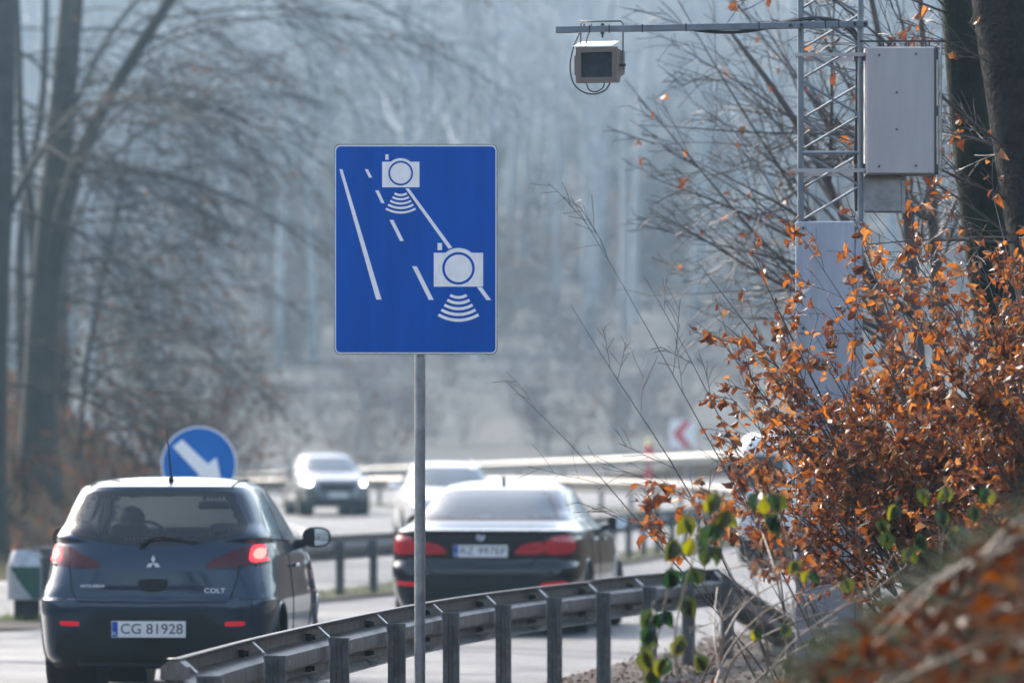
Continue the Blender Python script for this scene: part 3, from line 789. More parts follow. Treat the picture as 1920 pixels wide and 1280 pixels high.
def build_camera():
    c = at(1120, 122, YM + .04)
    t = thing('traffic_camera', 'small boxy traffic camera with white hood, hanging under the mast arm', 'traffic camera', c, R(-14))
    b = MB(); W, H, D = .245, .205, .18
    # housing: cut-away lower rear corner seen from the side
    side = [(-.0, -H / 2), (.045, -H / 2), (.07, -H / 2 + .035), (D, -H / 2 + .06), (D, H / 2 - .015), (0, H / 2 - .01)]
    b.prism(side, lambda u, v, d: (d, u, v), -W / 2, W / 2); b.build('housing', M['camera_body'], t, fix=True)
    b = MB()
    fw = .030
    b.box((0, -.012, H / 2 - fw / 2), (W, .024, fw)); b.box((0, -.012, -H / 2 + fw / 2), (W, .024, fw))
    b.box((-W / 2 + fw / 2, -.012, 0), (fw, .024, H - 2 * fw)); b.box((W / 2 - fw / 2, -.012, 0), (fw, .024, H - 2 * fw)); b.build('front_frame', M['camera_body'], t)
    b = MB(); b.box((0, -.004, 0), (W - 2 * fw, .004, H - 2 * fw)); b.build('window', M['camera_glass'], t)
    b = MB(); b.prism([(-.03, H / 2 + .002), (D - .02, H / 2 + .040), (D - .02, H / 2 + .046), (-.03, H / 2 + .008)], lambda u, v, d: (d, u, v), -W / 2 - .012, W / 2 - .03); b.build('hood', M['camera_hood'], t, fix=True)
    b = MB(); b.box((-W / 2 - .014, .03, 0), (.006, .04, H * .55)); b.box((W / 2 + .014, .09, .03), (.006, .04, .10)); b.build('side_plate', M['camera_body'], t)
    ztop = .145
    b = MB()
    for x, y in ((-W / 2 + .012, .05), (W / 2 + .012, .08)): b.tube([(x, y, 0), (x, y, ztop + .10), (x + (.014 if x < 0 else -.014), y, ztop + .112)], .0042, 7)
    b.tube([(-W / 2, .065, ztop + .113), (W / 2, .08, ztop + .113)], .0042, 7)
    b.tube([(W / 2, .05, .0), (W / 2 + .035, .05, 0)], .008, 8)
    b.build('hanger', M['bolt'], t, True)
    b = MB()
    b.tube(crom([(-.09, .06, ztop + .10), (-.15, .05, .12), (-.172, .04, .0), (-.15, .03, -.10), (-.09, .03, -.155), (-.02, .03, -.166), (.04, .03, -.145), (.065, .05, -.10)], 6), .0048, 7)
    b.tube(crom([(-.08, .06, -.10), (-.06, .05, -.14), (-.02, .05, -.152), (.02, .05, -.13), (.03, .05, -.10)], 6), .004, 7)
    b.tube(crom([(-.05, .07, ztop + .10), (-.075, .06, .16), (-.085, .06, .10)], 6), .004, 7)
    b.build('cable', M['cable'], t, True)
build_camera()

# ---------------------------------------------------------------- vehicles
def pchip(xs, ys, q):
    xs = np.asarray(xs, float); ys = np.asarray(ys, float); h = np.diff(xs); dl = np.diff(ys) / h
    m = np.zeros_like(ys)
    for i in range(1, len(xs) - 1):
        if dl[i - 1] * dl[i] > 0:
            w1, w2 = 2 * h[i] + h[i - 1], h[i] + 2 * h[i - 1]; m[i] = (w1 + w2) / (w1 / dl[i - 1] + w2 / dl[i])
    m[0], m[-1] = dl[0], dl[-1]
    i = np.clip(np.searchsorted(xs, q) - 1, 0, len(xs) - 2); t = (q - xs[i]) / h[i]
    return (ys[i] * (1 + 2 * t) * (1 - t) ** 2 + h[i] * m[i] * t * (1 - t) ** 2 + ys[i + 1] * t * t * (3 - 2 * t) + h[i] * m[i + 1] * t * t * (t - 1))
class Body:
    """closed car body grown from plan outlines stacked in height; local frame: rear bumper at y=0, front towards +y"""
    def __init__(s, levels, sub=7, NA=420):
        L = np.array(levels, float); n = len(L)
        ds = np.sqrt(np.sum((np.diff(L[:, :4], axis=0) * np.array([1, .6, .25, 1])) ** 2, axis=1)) + .01
        tt = np.concatenate([[0], np.cumsum(ds)])
        q = np.interp(np.arange((n - 1) * sub + 1) / sub, np.arange(n), tt)
        C = np.stack([pchip(tt, L[:, k], q) for k in range(6)], 1)
        s.rows = []
        for z, yr, yf, w, nr, nf in C:
            ym = yr + (yf - yr) * .5
            a = np.linspace(0, math.pi / 2, 160)
            def quarter(nn, Lh):
                x = w * np.sin(a) ** (2 / nn); y = Lh * np.cos(a) ** (2 / nn); return x, y
            xr, y1 = quarter(nr, ym - yr); xf, y2 = quarter(nf, yf - ym)
            X = np.concatenate([xr, xf[::-1][1:]]); Y = np.concatenate([ym - y1, (ym + y2)[::-1][1:]])
            S = np.concatenate([[0], np.cumsum(np.hypot(np.diff(X), np.diff(Y)))]); S /= S[-1]
            g = np.linspace(0, 1, NA // 2 + 1)
            Xs = np.interp(g, S, X); Ys = np.interp(g, S, Y)
            s.rows.append(np.stack([np.concatenate([Xs, -Xs[::-1][1:-1]]), np.concatenate([Ys, Ys[::-1][1:-1]]), np.full(len(Xs) * 2 - 2, z)], 1))
        s.N = len(s.rows[0]); s.V = np.concatenate(s.rows)
        s.F = [(r * s.N + k, r * s.N + (k + 1) % s.N, (r + 1) * s.N + (k + 1) % s.N, (r + 1) * s.N + k) for r in range(len(s.rows) - 1) for k in range(s.N)]
        s.F.append(tuple((len(s.rows) - 1) * s.N + k for k in range(s.N)))
        s.bvh = BVHTree.FromPolygons([Vector(v) for v in s.V], s.F)
        s.cut = np.zeros(len(s.F), bool)
        fc = np.array([s.V[list(f)].mean(0) for f in s.F]); s.fc = fc
        s.bottom = None
    def hit(s, u, v, view, near=None):
        o, d = {'rear': (Vector((u, -4, v)), Vector((0, 1, 0))), 'front': (Vector((u, 12, v)), Vector((0, -1, 0))),
                'right': (Vector((4, u, v)), Vector((-1, 0, 0))), 'left': (Vector((-4, u, v)), Vector((1, 0, 0))), 'top': (Vector((u, v, 5)), Vector((0, 0, -1)))}[view]
        loc, nr, i, dist = s.bvh.ray_cast(o, d)
        if near and loc is not None and loc.y > near:
            loc, nr, i, dist = s.bvh.find_nearest(Vector((u, near * .4, v)))
        if loc is None:
            loc, nr, i, dist = s.bvh.find_nearest(o + d * 4)
        if nr.dot(d) > 0: nr = -nr
        return loc, nr
    def uv(s, view):
        return {'rear': s.fc[:, [0, 2]], 'front': s.fc[:, [0, 2]], 'right': s.fc[:, [1, 2]], 'left': s.fc[:, [1, 2]], 'top': s.fc[:, [0, 1]]}[view]
    def sidemask(s, view, ymid):
        return {'rear': s.fc[:, 1] < ymid, 'front': s.fc[:, 1] > ymid, 'right': s.fc[:, 0] > .3, 'left': s.fc[:, 0] < -.3, 'top': s.fc[:, 2] > .8}[view]
    def hole(s, outline, view, ymid=2.0):
        P = s.uv(view); m = s.sidemask(view, ymid); ins = np.zeros(len(P), bool)
        o = np.asarray(outline); j = len(o) - 1
        for i in range(len(o)):
            xi, yi = o[i]; xj, yj = o[j]
            c = ((yi > P[:, 1]) != (yj > P[:, 1])) & (P[:, 0] < (xj - xi) * (P[:, 1] - yi) / ((yj - yi) if abs(yj - yi) > 1e-12 else 1e-12) + xi)
            ins ^= c; j = i
        s.cut |= ins & m
    def arches(s, centres, r, zc):
        for yc in centres:
            s.cut |= (np.hypot(s.fc[:, 1] - yc, s.fc[:, 2] - zc) < r) & (np.abs(s.fc[:, 0]) > .45) & (s.fc[:, 2] < zc + r + .05)
    def build(s, mats, parent, name='body', matfun=None):
        b = MB(); b.v = [tuple(v) for v in s.V]
        b.f = [f for f, c in zip(s.F, s.cut) if not c]
        b.m = [0] * len(b.f) if matfun is None else [matfun(c) for c, k in zip(s.fc, s.cut) if not k]
        return b.build(name, mats, parent, True, 60)
    def patch(s, name, outline, view, m, parent, off=.004, step=.03, skirt=.012, inner=None, smooth=True, near=None):
        """panel that follows the body; outline in the given view; inner: inset of a second material rim"""
        o = resample(outline, step)
        pts = [Vector(p) for p in o]; n = len(pts)
        edges = [(i, (i + 1) % n) for i in range(n)]
        ax = np.array(o); x0, y0 = ax.min(0); x1, y1 = ax.max(0)
        for gx in np.arange(x0 + step / 2, x1, step):
            for gy in np.arange(y0 + step / 2, y1, step):
                if inpoly(gx, gy, o) and np.min(np.hypot(ax[:, 0] - gx, ax[:, 1] - gy)) > step * .45: pts.append(Vector((gx, gy)))
        V, E, Fc, _, _, _ = delaunay_2d_cdt(pts, edges, [], 1, 1e-6)
        b = MB(); inn = []
        for v in V:
            loc, nr = s.hit(v.x, v.y, view, near); q = loc + nr * off; b.v.append(tuple(q)); inn.append(loc - nr * skirt)
        for f in Fc:
            c = sum((V[i] for i in f), Vector((0, 0))) / len(f)
            if inpoly(c.x, c.y, o):
                mi = 0
                if inner is not None: mi = 0 if np.min(pd(c, o)) > inner else 1
                b.f.append(tuple(f)); b.m.append(mi)
        # skirt
        cnt = {}
        for f in b.f:
            for i in range(len(f)):
                e = (f[i], f[(i + 1) % len(f)]); cnt[tuple(sorted(e))] = cnt.get(tuple(sorted(e)), []) + [e]
        idx = {}
        for k, es in cnt.items():
            if len(es) == 1:
                a, c = es[0]
                for i in (a, c):
                    if i not in idx: idx[i] = len(b.v); b.v.append(tuple(inn[i]))
                b.f.append((c, a, idx[a], idx[c])); b.m.append(1 if inner is not None else 0)
        ob = b.build(name, m, parent, smooth, 40, fix=True)
        # normals must look away from the car
        return ob
    def line(s, b, pts, view, r=.004, off=0.0, n=6, mi=0, step=.03):
        P = resample(pts, step, closed=False); out = []
        for u, v in P:
            loc, nr = s.hit(u, v, view); out.append(loc + nr * off)
        b.tube(out, r, n, mi)
def pd(c, o):
    o = np.asarray(o); q = np.roll(o, -1, 0); d = q - o; p = np.array([c.x, c.y]) - o
    t = np.clip((p * d).sum(1) / np.maximum((d * d).sum(1), 1e-12), 0, 1)
    return np.hypot(*(p - d * t[:, None]).T)
def inpoly(x, y, o):
    ins = False; j = len(o) - 1
    for i in range(len(o)):
        if (o[i][1] > y) != (o[j][1] > y) and x < (o[j][0] - o[i][0]) * (y - o[i][1]) / (o[j][1] - o[i][1]) + o[i][0]: ins = not ins
        j = i
    return ins
def resample(P, step, closed=True):
    out = []; n = len(P)
    for i in range(n if closed else n - 1):
        a, b = P[i], P[(i + 1) % n]; d = math.hypot(b[0] - a[0], b[1] - a[1]); k = max(1, int(d / step))
        for j in range(k): out.append((a[0] + (b[0] - a[0]) * j / k, a[1] + (b[1] - a[1]) * j / k))
    if not closed: out.append(tuple(P[-1]))
    return out
def soft(P, n=5):
    return [(p.x, p.y) for p in crom([(x, y, 0) for x, y in P], n, True)]
def inset(o, d):
    o = np.asarray(o, float); c = o.mean(0); area = 0.5 * np.sum(o[:, 0] * np.roll(o[:, 1], -1) - np.roll(o[:, 0], -1) * o[:, 1])
    t = np.roll(o, -1, 0) - np.roll(o, 1, 0); t /= np.maximum(np.linalg.norm(t, axis=1), 1e-9)[:, None]
    nrm = np.stack([-t[:, 1], t[:, 0]], 1) * (1 if area > 0 else -1)
    return [tuple(p) for p in o + nrm * d]
def mirror(o): return [(-x, y) for x, y in o][::-1]

def wheel(parent, x, y, r, w, rot=0.0, spokes=10):
    sg = 1 if x > 0 else -1
    Mx = Matrix.Translation((x, y, r)) @ Matrix.Rotation(rot, 4, 'Z') @ Matrix.Rotation(R(90) * sg, 4, 'Y')
    b = MB(); b.lathe([(r * .62, -w / 2), (r * .93, -w / 2), (r, -w / 2 + .025), (r, w / 2 - .025), (r * .93, w / 2), (r * .66, w / 2), (r * .64, w / 2 - .02)], Mx, 36)
    wh = b.build('wheel', M['rubber'], parent, True, 40)
    b = MB(); b.lathe([(r * .66, -w / 2 + .02), (r * .66, w / 2 - .015), (r * .60, w / 2 - .02), (r * .58, w * .1), (.03, w * .1)], Mx, 36)
    for k in range(spokes):
        a = 2 * math.pi * k / spokes
        b.box((0, 0, 0), (.001, .001, .001))
        c = Mx @ Vector((math.cos(a) * r * .34, math.sin(a) * r * .34, w * .30)); q = (Mx.to_3x3() @ Matrix.Rotation(a, 3, 'Z'))
        b.box(c, (r * .56, .032, .03), M=q)
    b.lathe([(.06, w * .2), (.06, w * .42), (.03, w * .44)], Mx, 16)
    b.build('rim', M['rim'], wh, True, 30)
    return wh
def wheel_set(t, body, ys, track, r, w, zc=None, steer=0.0):
    for y in ys:
        for sx in (-1, 1): wheel(t, sx * (track / 2), y, r, w, -steer if y == max(ys) else 0.0)
    b = MB()
    for y in ys:
        for sx in (-1, 1):
            Mx = Matrix.Translation((sx * (track / 2 - .26), y, r)) @ Matrix.Rotation(R(90) * sx, 4, 'Y')
            b.lathe([(r + .05, -.02), (r + .055, .26)], Mx, 30)
    b.box((0, (ys[0] + ys[1]) / 2, .30), (track - .35, (ys[1] - ys[0]) + 1.1, .16))
    b.build('underbody', M['black'], t, True, 40)
def number_plate(parent, body, u, v, view, text, w=.52, h=.114, blue=True, off=.012, tilt=None, sx=1.0):
    loc, nr = body.hit(u, v, view)
    yv = -1 if view == 'rear' else 1
    y = loc.y + yv * off
    b = MB(); b.box((u, y, v), (w, .006, h), bev=.002); p = b.build('number_plate', M['plate'], parent)
    if blue:
        b = MB(); b.box((u + yv * (w / 2 - .024), y + yv * .0035, v), (.040, .002, h - .008)); b.build('blue_strip', M['plate_blue'], p)
        for k in range(1):
            me = text_mesh('PL', .034); me.materials.append(M['plate']); o = bpy.data.objects.new('country_letters', me); COL.objects.link(o); o.parent = p
            o.location = (u - w / 2 + .023 if yv < 0 else u + w / 2 - .023, y + yv * .0055, v - .032); o.rotation_euler = (R(90), 0, 0 if yv < 0 else R(180))
    if text:
        me = text_mesh(text, .100); me.materials.append(M['plate_ink']); o = bpy.data.objects.new('plate_letters', me); COL.objects.link(o); o.parent = p
        xs_ = np.array([vv.co.x for vv in me.vertices]); wd = xs_.max() - xs_.min()
        o.location = (u + (.022 if yv < 0 else -.022), y + yv * .0045, v); o.rotation_euler = (R(90), 0, 0 if yv < 0 else R(180)); o.scale = ((w - .085) / wd, 1, 1)
    return p
def car_text(parent, body, text, u, v, view, size, m, name='lettering', width=None):
    loc, nr = body.hit(u, v, view); me = text_mesh(text, size, .002); me.materials.append(m)
    o = bpy.data.objects.new(name, me); COL.objects.link(o); o.parent = parent
    wd = max(q.co.x for q in me.vertices) - min(q.co.x for q in me.vertices)
    ux = Vector((1, 0, 0)); ux = (ux - nr * ux.dot(nr)).normalized(); uz = nr.cross(ux)
    rot = Matrix((ux, uz, nr)).transposed()
    o.matrix_local = Matrix.Translation(loc + nr * .004) @ rot.to_4x4() @ Matrix.Diagonal(((width / wd) if width else 1, 1, 1, 1))
    return o
def door_mirror(parent, c, sx, s=1.0, paint=None):
    """c: middle of the mirror head, sx: side; glass looks to the rear"""
    b = MB(); prof = []
    bm = bmesh.new(); bmesh.ops.create_uvsphere(bm, u_segments=20, v_segments=12, radius=1.0)
    for v in bm.verts:
        x, y, z = v.co; p = 2.6
        q = (abs(x) ** p + abs(z) ** p) ** (1 / p) or 1; rr = math.hypot(x, z) / q if q else 1
        v.co = Vector((x * rr * .105 * s, (y * .075 if y > 0 else max(y, -.25) * .06) * s, z * rr * .075 * s))
    bm.verts.index_update(); b.add([v.co + c for v in bm.verts], [tuple(v.index for v in f.verts) for f in bm.faces]); bm.free()
    b.tube([c + Vector((-sx * .06, .02, -.03)), c + Vector((-sx * .17, .05, -.055))], [.03, .04], 8)
    h = b.build('door_mirror', paint or M['black'], parent, True, 50)
    b = MB(); pl = [(.092 * s * math.copysign(abs(math.cos(a)) ** .75, math.cos(a)), .062 * s * math.copysign(abs(math.sin(a)) ** .75, math.sin(a))) for a in np.linspace(0, 2 * math.pi, 28, endpoint=False)]
    b.prism(pl, lambda u, v, d: (c.x + u, c.y + d - sx * 0 + u * -sx * .12, c.z + v), -.0165 * s, -.0155 * s); b.build('mirror_glass', M['mirror'], h, fix=True)
def seat(parent, x, y, z0=.30, h=.98, name='seat', m=None):
    b = MB(); b.box((x, y + .22, z0 + .10), (.50, .50, .16), bev=.05)
    Mr = Matrix.Rotation(R(14), 3, 'X'); b.box((x, y - .06, z0 + .42), (.48, .14, .60), M=Mr, bev=.05)
    b.tube([(x - .06, y - .12, z0 + .66), (x - .06, y - .15, z0 + .80)], .008, 6); b.tube([(x + .06, y - .12, z0 + .66), (x + .06, y - .15, z0 + .80)], .008, 6)
    s = b.build(name, m or M['cloth'], parent, True, 50)
    b = MB(); b.box((x, y - .155, z0 + .82), (.27, .09, .17), M=Mr, bev=.035); b.build('headrest', m or M['cloth'], s, True, 50)
def cabin(parent, yd, w, zb, front_y, rear_y=None):
    b = MB(); b.box((0, yd, zb - .12), (w, .40, .20), bev=.06); b.box((0, yd - .55, zb - .40), (.24, .8, .22), bev=.04); b.build('dashboard', M['black'], parent, True, 50)
    b = MB(); Mt = Matrix.Translation((-.37, yd - .32, zb - .06)) @ Matrix.Rotation(R(65), 4, 'X')
    pts = [Mt @ Vector((math.cos(a) * .185, math.sin(a) * .185, 0)) for a in np.linspace(0, 2 * math.pi, 25)]
    b.tube(pts, .014, 8, cap=False); b.tube([pts[0], pts[12]], .014, 6); b.tube([Mt @ Vector((0, 0, 0)), Mt @ Vector((0, 0, -.25))], .03, 8); b.build('steering_wheel', M['black'], parent, True)
    b = MB(); b.box((0, (yd + (rear_y or 1.0)) / 2 - .2, .26), (w, yd - (rear_y or 1.0) + .6, .05)); b.build('cabin_floor', M['black'], parent)

def driver_figure(parent_loc, rotz, x, y, z, label, name='person'):
    """seated driver: one skinned body, with clothing colour, and hair as a child"""
    J = {'pel': (0, 0, 0), 'sp': (0, -.04, .20), 'ch': (0, -.09, .40), 'nk': (0, -.075, .56), 'hd': (0, -.05, .68), 'tp': (0, -.05, .76),
         'ls': (-.19, -.08, .49), 'le': (-.26, .12, .27), 'lw': (-.17, .34, .36), 'lh': (-.14, .41, .39), 'rs': (.19, -.08, .49), 're': (.26, .12, .27), 'rw': (.17, .34, .36), 'rh': (.14, .41, .39),
         'lt': (-.10, .03, 0), 'lk': (-.14, .42, .10), 'la': (-.13, .72, -.24), 'lf': (-.13, .84, -.25), 'rt': (.10, .03, 0), 'rk': (.14, .42, .10), 'ra': (.13, .72, -.24), 'rf': (.13, .84, -.25)}
    RD = {'pel': (.17, .12), 'sp': (.155, .105), 'ch': (.17, .115), 'nk': (.058, .06), 'hd': (.082, .10), 'tp': (.07, .08), 'ls': (.07, .07), 'le': (.045, .045), 'lw': (.032, .03), 'lh': (.035, .025), 'lt': (.09, .09), 'lk': (.06, .06), 'la': (.045, .045), 'lf': (.045, .035)}
    E = [('pel', 'sp'), ('sp', 'ch'), ('ch', 'nk'), ('nk', 'hd'), ('hd', 'tp'), ('ch', 'ls'), ('ls', 'le'), ('le', 'lw'), ('lw', 'lh'), ('ch', 'rs'), ('rs', 're'), ('re', 'rw'), ('rw', 'rh'), ('pel', 'lt'), ('lt', 'lk'), ('lk', 'la'), ('la', 'lf'), ('pel', 'rt'), ('rt', 'rk'), ('rk', 'ra'), ('ra', 'rf')]
    keys = list(J); me = bpy.data.meshes.new(name); me.from_pydata([J[k] for k in keys], [(keys.index(a), keys.index(c)) for a, c in E], [])
    o = bpy.data.objects.new(name, me); COL.objects.link(o)
    sk = o.modifiers.new('skin', 'SKIN'); sk.use_smooth_shade = True
    me.skin_vertices or None
    for i, k in enumerate(keys):
        kk = k if k in RD else 'l' + k[1:]
        me.skin_vertices[0].data[i].radius = RD[kk]
    me.skin_vertices[0].data[0].use_root = True
    ss = o.modifiers.new('subdivision', 'SUBSURF'); ss.levels = 2; ss.render_levels = 2
    me.materials.append(M['jacket'])
    Mx = Matrix.Translation(parent_loc) @ Matrix.Rotation(rotz, 4, 'Z') @ Matrix.Translation((x, y, z))
    o.matrix_world = Mx
    tag(o, label, 'person')
    b = MB(); b.lathe([(.088, -.02), (.100, .03), (.094, .075), (.065, .115), (.02, .135)], Matrix.Translation((0, -.062, .69)), 20); h = b.build('hair', M['hair'], o, True)
    return o

# ---- small hatchback in the foreground lane
def hatchback():
    loc = Vector(((287 - 960) / 268.0, 39.6, 0)); loc.z = zf(loc.x, loc.y + 2) + .0
    rz = -.072
    t = thing('hatchback_car', 'dark blue grey hatchback with lit red brake lamps, driving away behind the guard rail', 'car', loc, rz)
    lv = [(0.2, 0.16, 3.72, 0.76, 9, 5), (0.3, 0.07, 3.82, 0.822, 9, 5), (0.45, 0.04, 3.87, 0.838, 9, 5), (0.6, 0.035, 3.87, 0.846, 9, 5), (0.675, 0.045, 3.86, 0.846, 9, 4.6), (0.7, 0.07, 3.85, 0.842, 9, 4.4),
          (0.8, 0.085, 3.8, 0.832, 7, 4.2), (0.9, 0.1, 3.7, 0.822, 6, 4), (0.97, 0.12, 3.48, 0.812, 5.5, 4), (1.02, 0.145, 3.12, 0.797, 5.2, 4), (1.07, 0.175, 2.92, 0.777, 5.2, 4), (1.12, 0.205, 2.8, 0.758, 7, 4.2),
          (1.22, 0.275, 2.58, 0.714, 5.5, 4.4), (1.33, 0.36, 2.34, 0.668, 5.5, 4.4), (1.42, 0.43, 2.12, 0.622, 5.5, 4.2), (1.452, 0.458, 2.02, 0.602, 5.2, 4), (1.468, 0.472, 1.97, 0.585, 5, 4), (1.480, 0.53, 1.91, 0.563, 4.6, 4), (1.495, 0.64, 1.83, 0.535, 4.2, 4), (1.510, 0.77, 1.73, 0.49, 3.8, 3.6), (1.522, 0.89, 1.63, 0.43, 3.4, 3.2), (1.532, 1.0, 1.52, 0.34, 3, 3), (1.539, 1.12, 1.42, 0.21, 2.5, 2.5), (1.541, 1.2, 1.33, 0.07, 2, 2)]
    B = Body(lv)
    yR, yF, r = .66, 3.16, .303
    rw = soft([(-.475, 1.432), (0, 1.447), (.475, 1.432), (.545, 1.36), (.615, 1.235), (.628, 1.185), (.585, 1.135), (.35, 1.078), (0, 1.052), (-.35, 1.078), (-.585, 1.135), (-.628, 1.185), (-.615, 1.235), (-.545, 1.36)], 4)
    B.hole(inset(rw, .022), 'rear', 1.2)
    ws = soft([(-.50, 1.415), (0, 1.43), (.50, 1.415), (.62, 1.25), (.69, 1.08), (.35, 1.045), (0, 1.035), (-.35, 1.045), (-.69, 1.08), (-.62, 1.25)], 4)
    B.hole(inset(ws, .02), 'front', 1.7)
    sq = soft([(.66, 1.13), (.78, 1.30), (.98, 1.395), (1.28, 1.425), (1.28, 1.09), (.95, 1.105)], 4)
    sf = soft([(1.38, 1.425), (1.75, 1.420), (1.98, 1.36), (2.22, 1.22), (2.40, 1.09), (1.9, 1.075), (1.38, 1.085)], 4)
    for v in ('right', 'left'):
        B.hole(inset(sq, .015), v); B.hole(inset(sf, .015), v)
    B.arches((yR, yF), r + .045, r)
    black_low = lambda c: 1 if c[2] < .235 else 0
    body = B.build([M['colt_paint'], M['black']], t, 'body', black_low)
    B.patch('rear_window', rw, 'rear', [M['glass_tint'], M['gloss_black']], t, .002, .028, .008, inner=.05)
    B.patch('windscreen', ws, 'front', [M['glass_clear'], M['gloss_black']], t, .002, .05, .008, inner=.03)
    for v in ('right', 'left'):
        B.patch('side_window', sq, v, [M['glass_dark'], M['gloss_black']], t, .002, .04, .006, inner=.025)
        B.patch('side_window', sf, v, [M['glass_clear'], M['gloss_black']], t, .002, .04, .006, inner=.025)
    # door pillars and seams
    b = MB()
    for v in ('right', 'left'):
        B.line(b, [(1.33, 1.43), (1.33, 1.10), (1.36, .62), (1.42, .33), (2.35, .30), (2.55, .62), (2.52, 1.0), (2.46, 1.08)], v, .0045)
        B.line(b, [(.62, 1.10), (1.33, 1.085)], v, .004)
    B.line(b, [(-.60, .925), (-.575, .78), (-.545, .695), (-.51, .668), (0, .662), (.51, .668), (.545, .695), (.575, .78), (.60, .925)], 'rear', .0055)
    B.line(b, [(-.83, .69), (-.6, .687)], 'rear', .004); B.line(b, [(.6, .687), (.83, .69)], 'rear', .004)
    b.build('panel_gap', M['black'], t, True)
    b = MB()
    for sx in (-1, 1): B.line(b, [(sx * .50, .53), (sx * .505, 1.0), (sx * .49, 1.6), (sx * .46, 1.9)], 'top', .008, .0)
    b.build('roof_strip', M['black'], t, True)
    b = MB()
    for v in ('right', 'left'):
        for yc in (yR, yF):
            aa = np.linspace(R(-25), R(205), 50); B.line(b, [(yc + (r + .047) * math.cos(a), max(.21, r + (r + .047) * math.sin(a))) for a in aa], v, .010)
    b.build('arch_lip', M['colt_paint'], t, True)
    # tail lamps: bright outer part, dark red inner part
    for sx in (-1, 1):
        lo = [(-.78, 1.045), (-.745, 1.07), (-.70, 1.07), (-.62, 1.045), (-.60, 1.035), (-.60, .915), (-.70, .925), (-.78, .935), (-.805, .99)]
        li = [(-.592, 1.03), (-.50, .995), (-.415, .958), (-.378, .925), (-.375, .905), (-.40, .897), (-.5, .903), (-.592, .912)]
        lo = [(x, z) for x, z in lo]; 
        f = (lambda o: o) if sx < 0 else mirror
        tl = B.patch('tail_lamp', f(soft(lo, 3)), 'rear', M['lamp_red'], t, .010, .025, near=.5)
        B.patch('lit_segment', f(soft([(-.755, 1.045), (-.72, 1.056), (-.67, 1.052), (-.655, 1.0), (-.665, .945), (-.75, .95), (-.775, .99)], 3)), 'rear', M['lamp_lit'], tl, .0125, .025, near=.5)
        B.patch('lit_bulb', f(soft([(-.74, 1.025), (-.70, 1.035), (-.675, 1.0), (-.69, .965), (-.735, .968)], 3)), 'rear', M['lamp_hot'], tl, .0150, .02, near=.5)
        B.patch('inner_lamp', f(soft(li, 3)), 'rear', M['lamp_red'], tl, .008, .025)
        B.patch('reflector', f(soft([(-.64, .533), (-.52, .530), (-.515, .512), (-.52, .500), (-.63, .503), (-.648, .518)], 3)), 'rear', M['reflector'], t, .004, .02)
    # lower bumper insert
    B.patch('bumper_insert', [(-.36, .588), (.36, .588), (.41, .565), (.50, .475), (.66, .455), (.69, .33), (.62, .22), (-.62, .22), (-.69, .33), (-.66, .455), (-.50, .475), (-.41, .565)], 'rear', M['black'], t, .003, .035)
    number_plate(t, B, -.02, .478, 'rear', 'CG 81928', off=.028)
    # handle, emblem, writing
    B.patch('tailgate_handle', soft([(-.085, .825), (.085, .825), (.105, .80), (.085, .76), (.04, .738), (-.04, .738), (-.085, .76), (-.105, .80)], 3), 'rear', M['black'], t, .004, .02)
    loc0, nr = B.hit(0, .945, 'rear'); b = MB(); s = .031
    for a in (90, 210, 330):
        d = Vector((math.cos(R(a)), 0, math.sin(R(a)))); pe = Vector((-d.z, 0, d.x)); c0 = Vector((0, loc0.y - .012, .937))
        vs = [c0, c0 + d * s * .9 + pe * s * .5, c0 + d * s * 1.8, c0 + d * s * .9 - pe * s * .5]
        b.add(vs + [v + Vector((0, .01, 0)) for v in vs], [(0, 1, 2, 3), (7, 6, 5, 4), (0, 4, 5, 1), (1, 5, 6, 2), (2, 6, 7, 3), (3, 7, 4, 0)])
    b.build('emblem', M['badge'], t, fix=True)
    car_text(t, B, 'COLT', .435, .745, 'rear', .045, M['badge'], width=.145)
    car_text(t, B, 'MITSUBISHI', -.425, .775, 'rear', .028, M['badge'], width=.165)
    # wiper, third lamp, aerial
    b = MB(); p0, n0 = B.hit(-.085, 1.062, 'rear'); P = []
    for u, v in ((-.085, 1.045), (-.05, 1.085), (.03, 1.105), (.14, 1.10), (.24, 1.085), (.33, 1.07)):
        q, n_ = B.hit(u, v, 'rear'); P.append(q + n_ * .022)
    b.tube(crom(P, 4), [.011 - .005 * i / (len(crom(P, 4)) - 1) for i in range(len(crom(P, 4)))], 7); b.tube([p0, p0 + n0 * .04], .022, 10); b.build('rear_wiper', M['black'], t, True)
    b = MB(); q, n_ = B.hit(0, 1.415, 'rear'); b.box((0, q.y + .035, 1.412), (.20, .03, .028), bev=.006); b.build('high_brake_lamp', M['lamp_red'], t)
    b = MB(); q, n_ = B.hit(.04, .75, 'top'); b.lathe([(.022, -.01), (.018, .02), (.008, .035)], Matrix.Translation(q), 12); b.tube([q + Vector((0, 0, .02)), q + Vector((-.025, -.06, .37))], [.0075, .0045], 6); b.build('roof_aerial', M['black'], t, True)
    for sx in (-1, 1): door_mirror(t, Vector((sx * .925, 2.17, 1.095)), sx, 1.0)
    b = MB()
    for v, sx in (('right', 1), ('left', -1)):
        q, n_ = B.hit(1.52, .90, v); b.tube([q + n_ * .02 + Vector((0, -.09, 0)), q + n_ * .04, q + n_ * .02 + Vector((0, .09, 0))], .013, 8)
    b.build('door_handle', M['colt_paint'], t, True)
    wheel_set(t, B, (yR, yF), 1.42, r, .185)
    cabin(t, 2.62, 1.36, 1.10, 2.9, .7)
    seat(t, -.36, 1.62); seat(t, .36, 1.62)
    b = MB(); b.box((0, .72, .68), (1.16, .14, .52), bev=.05); b.box((0, .95, .42), (1.16, .5, .16), bev=.05); b.build('rear_seat', M['cloth'], t, True, 50)
    b = MB()
    for x in (-.3, .32): b.box((x, .70, 1.0), (.24, .09, .13), bev=.03)
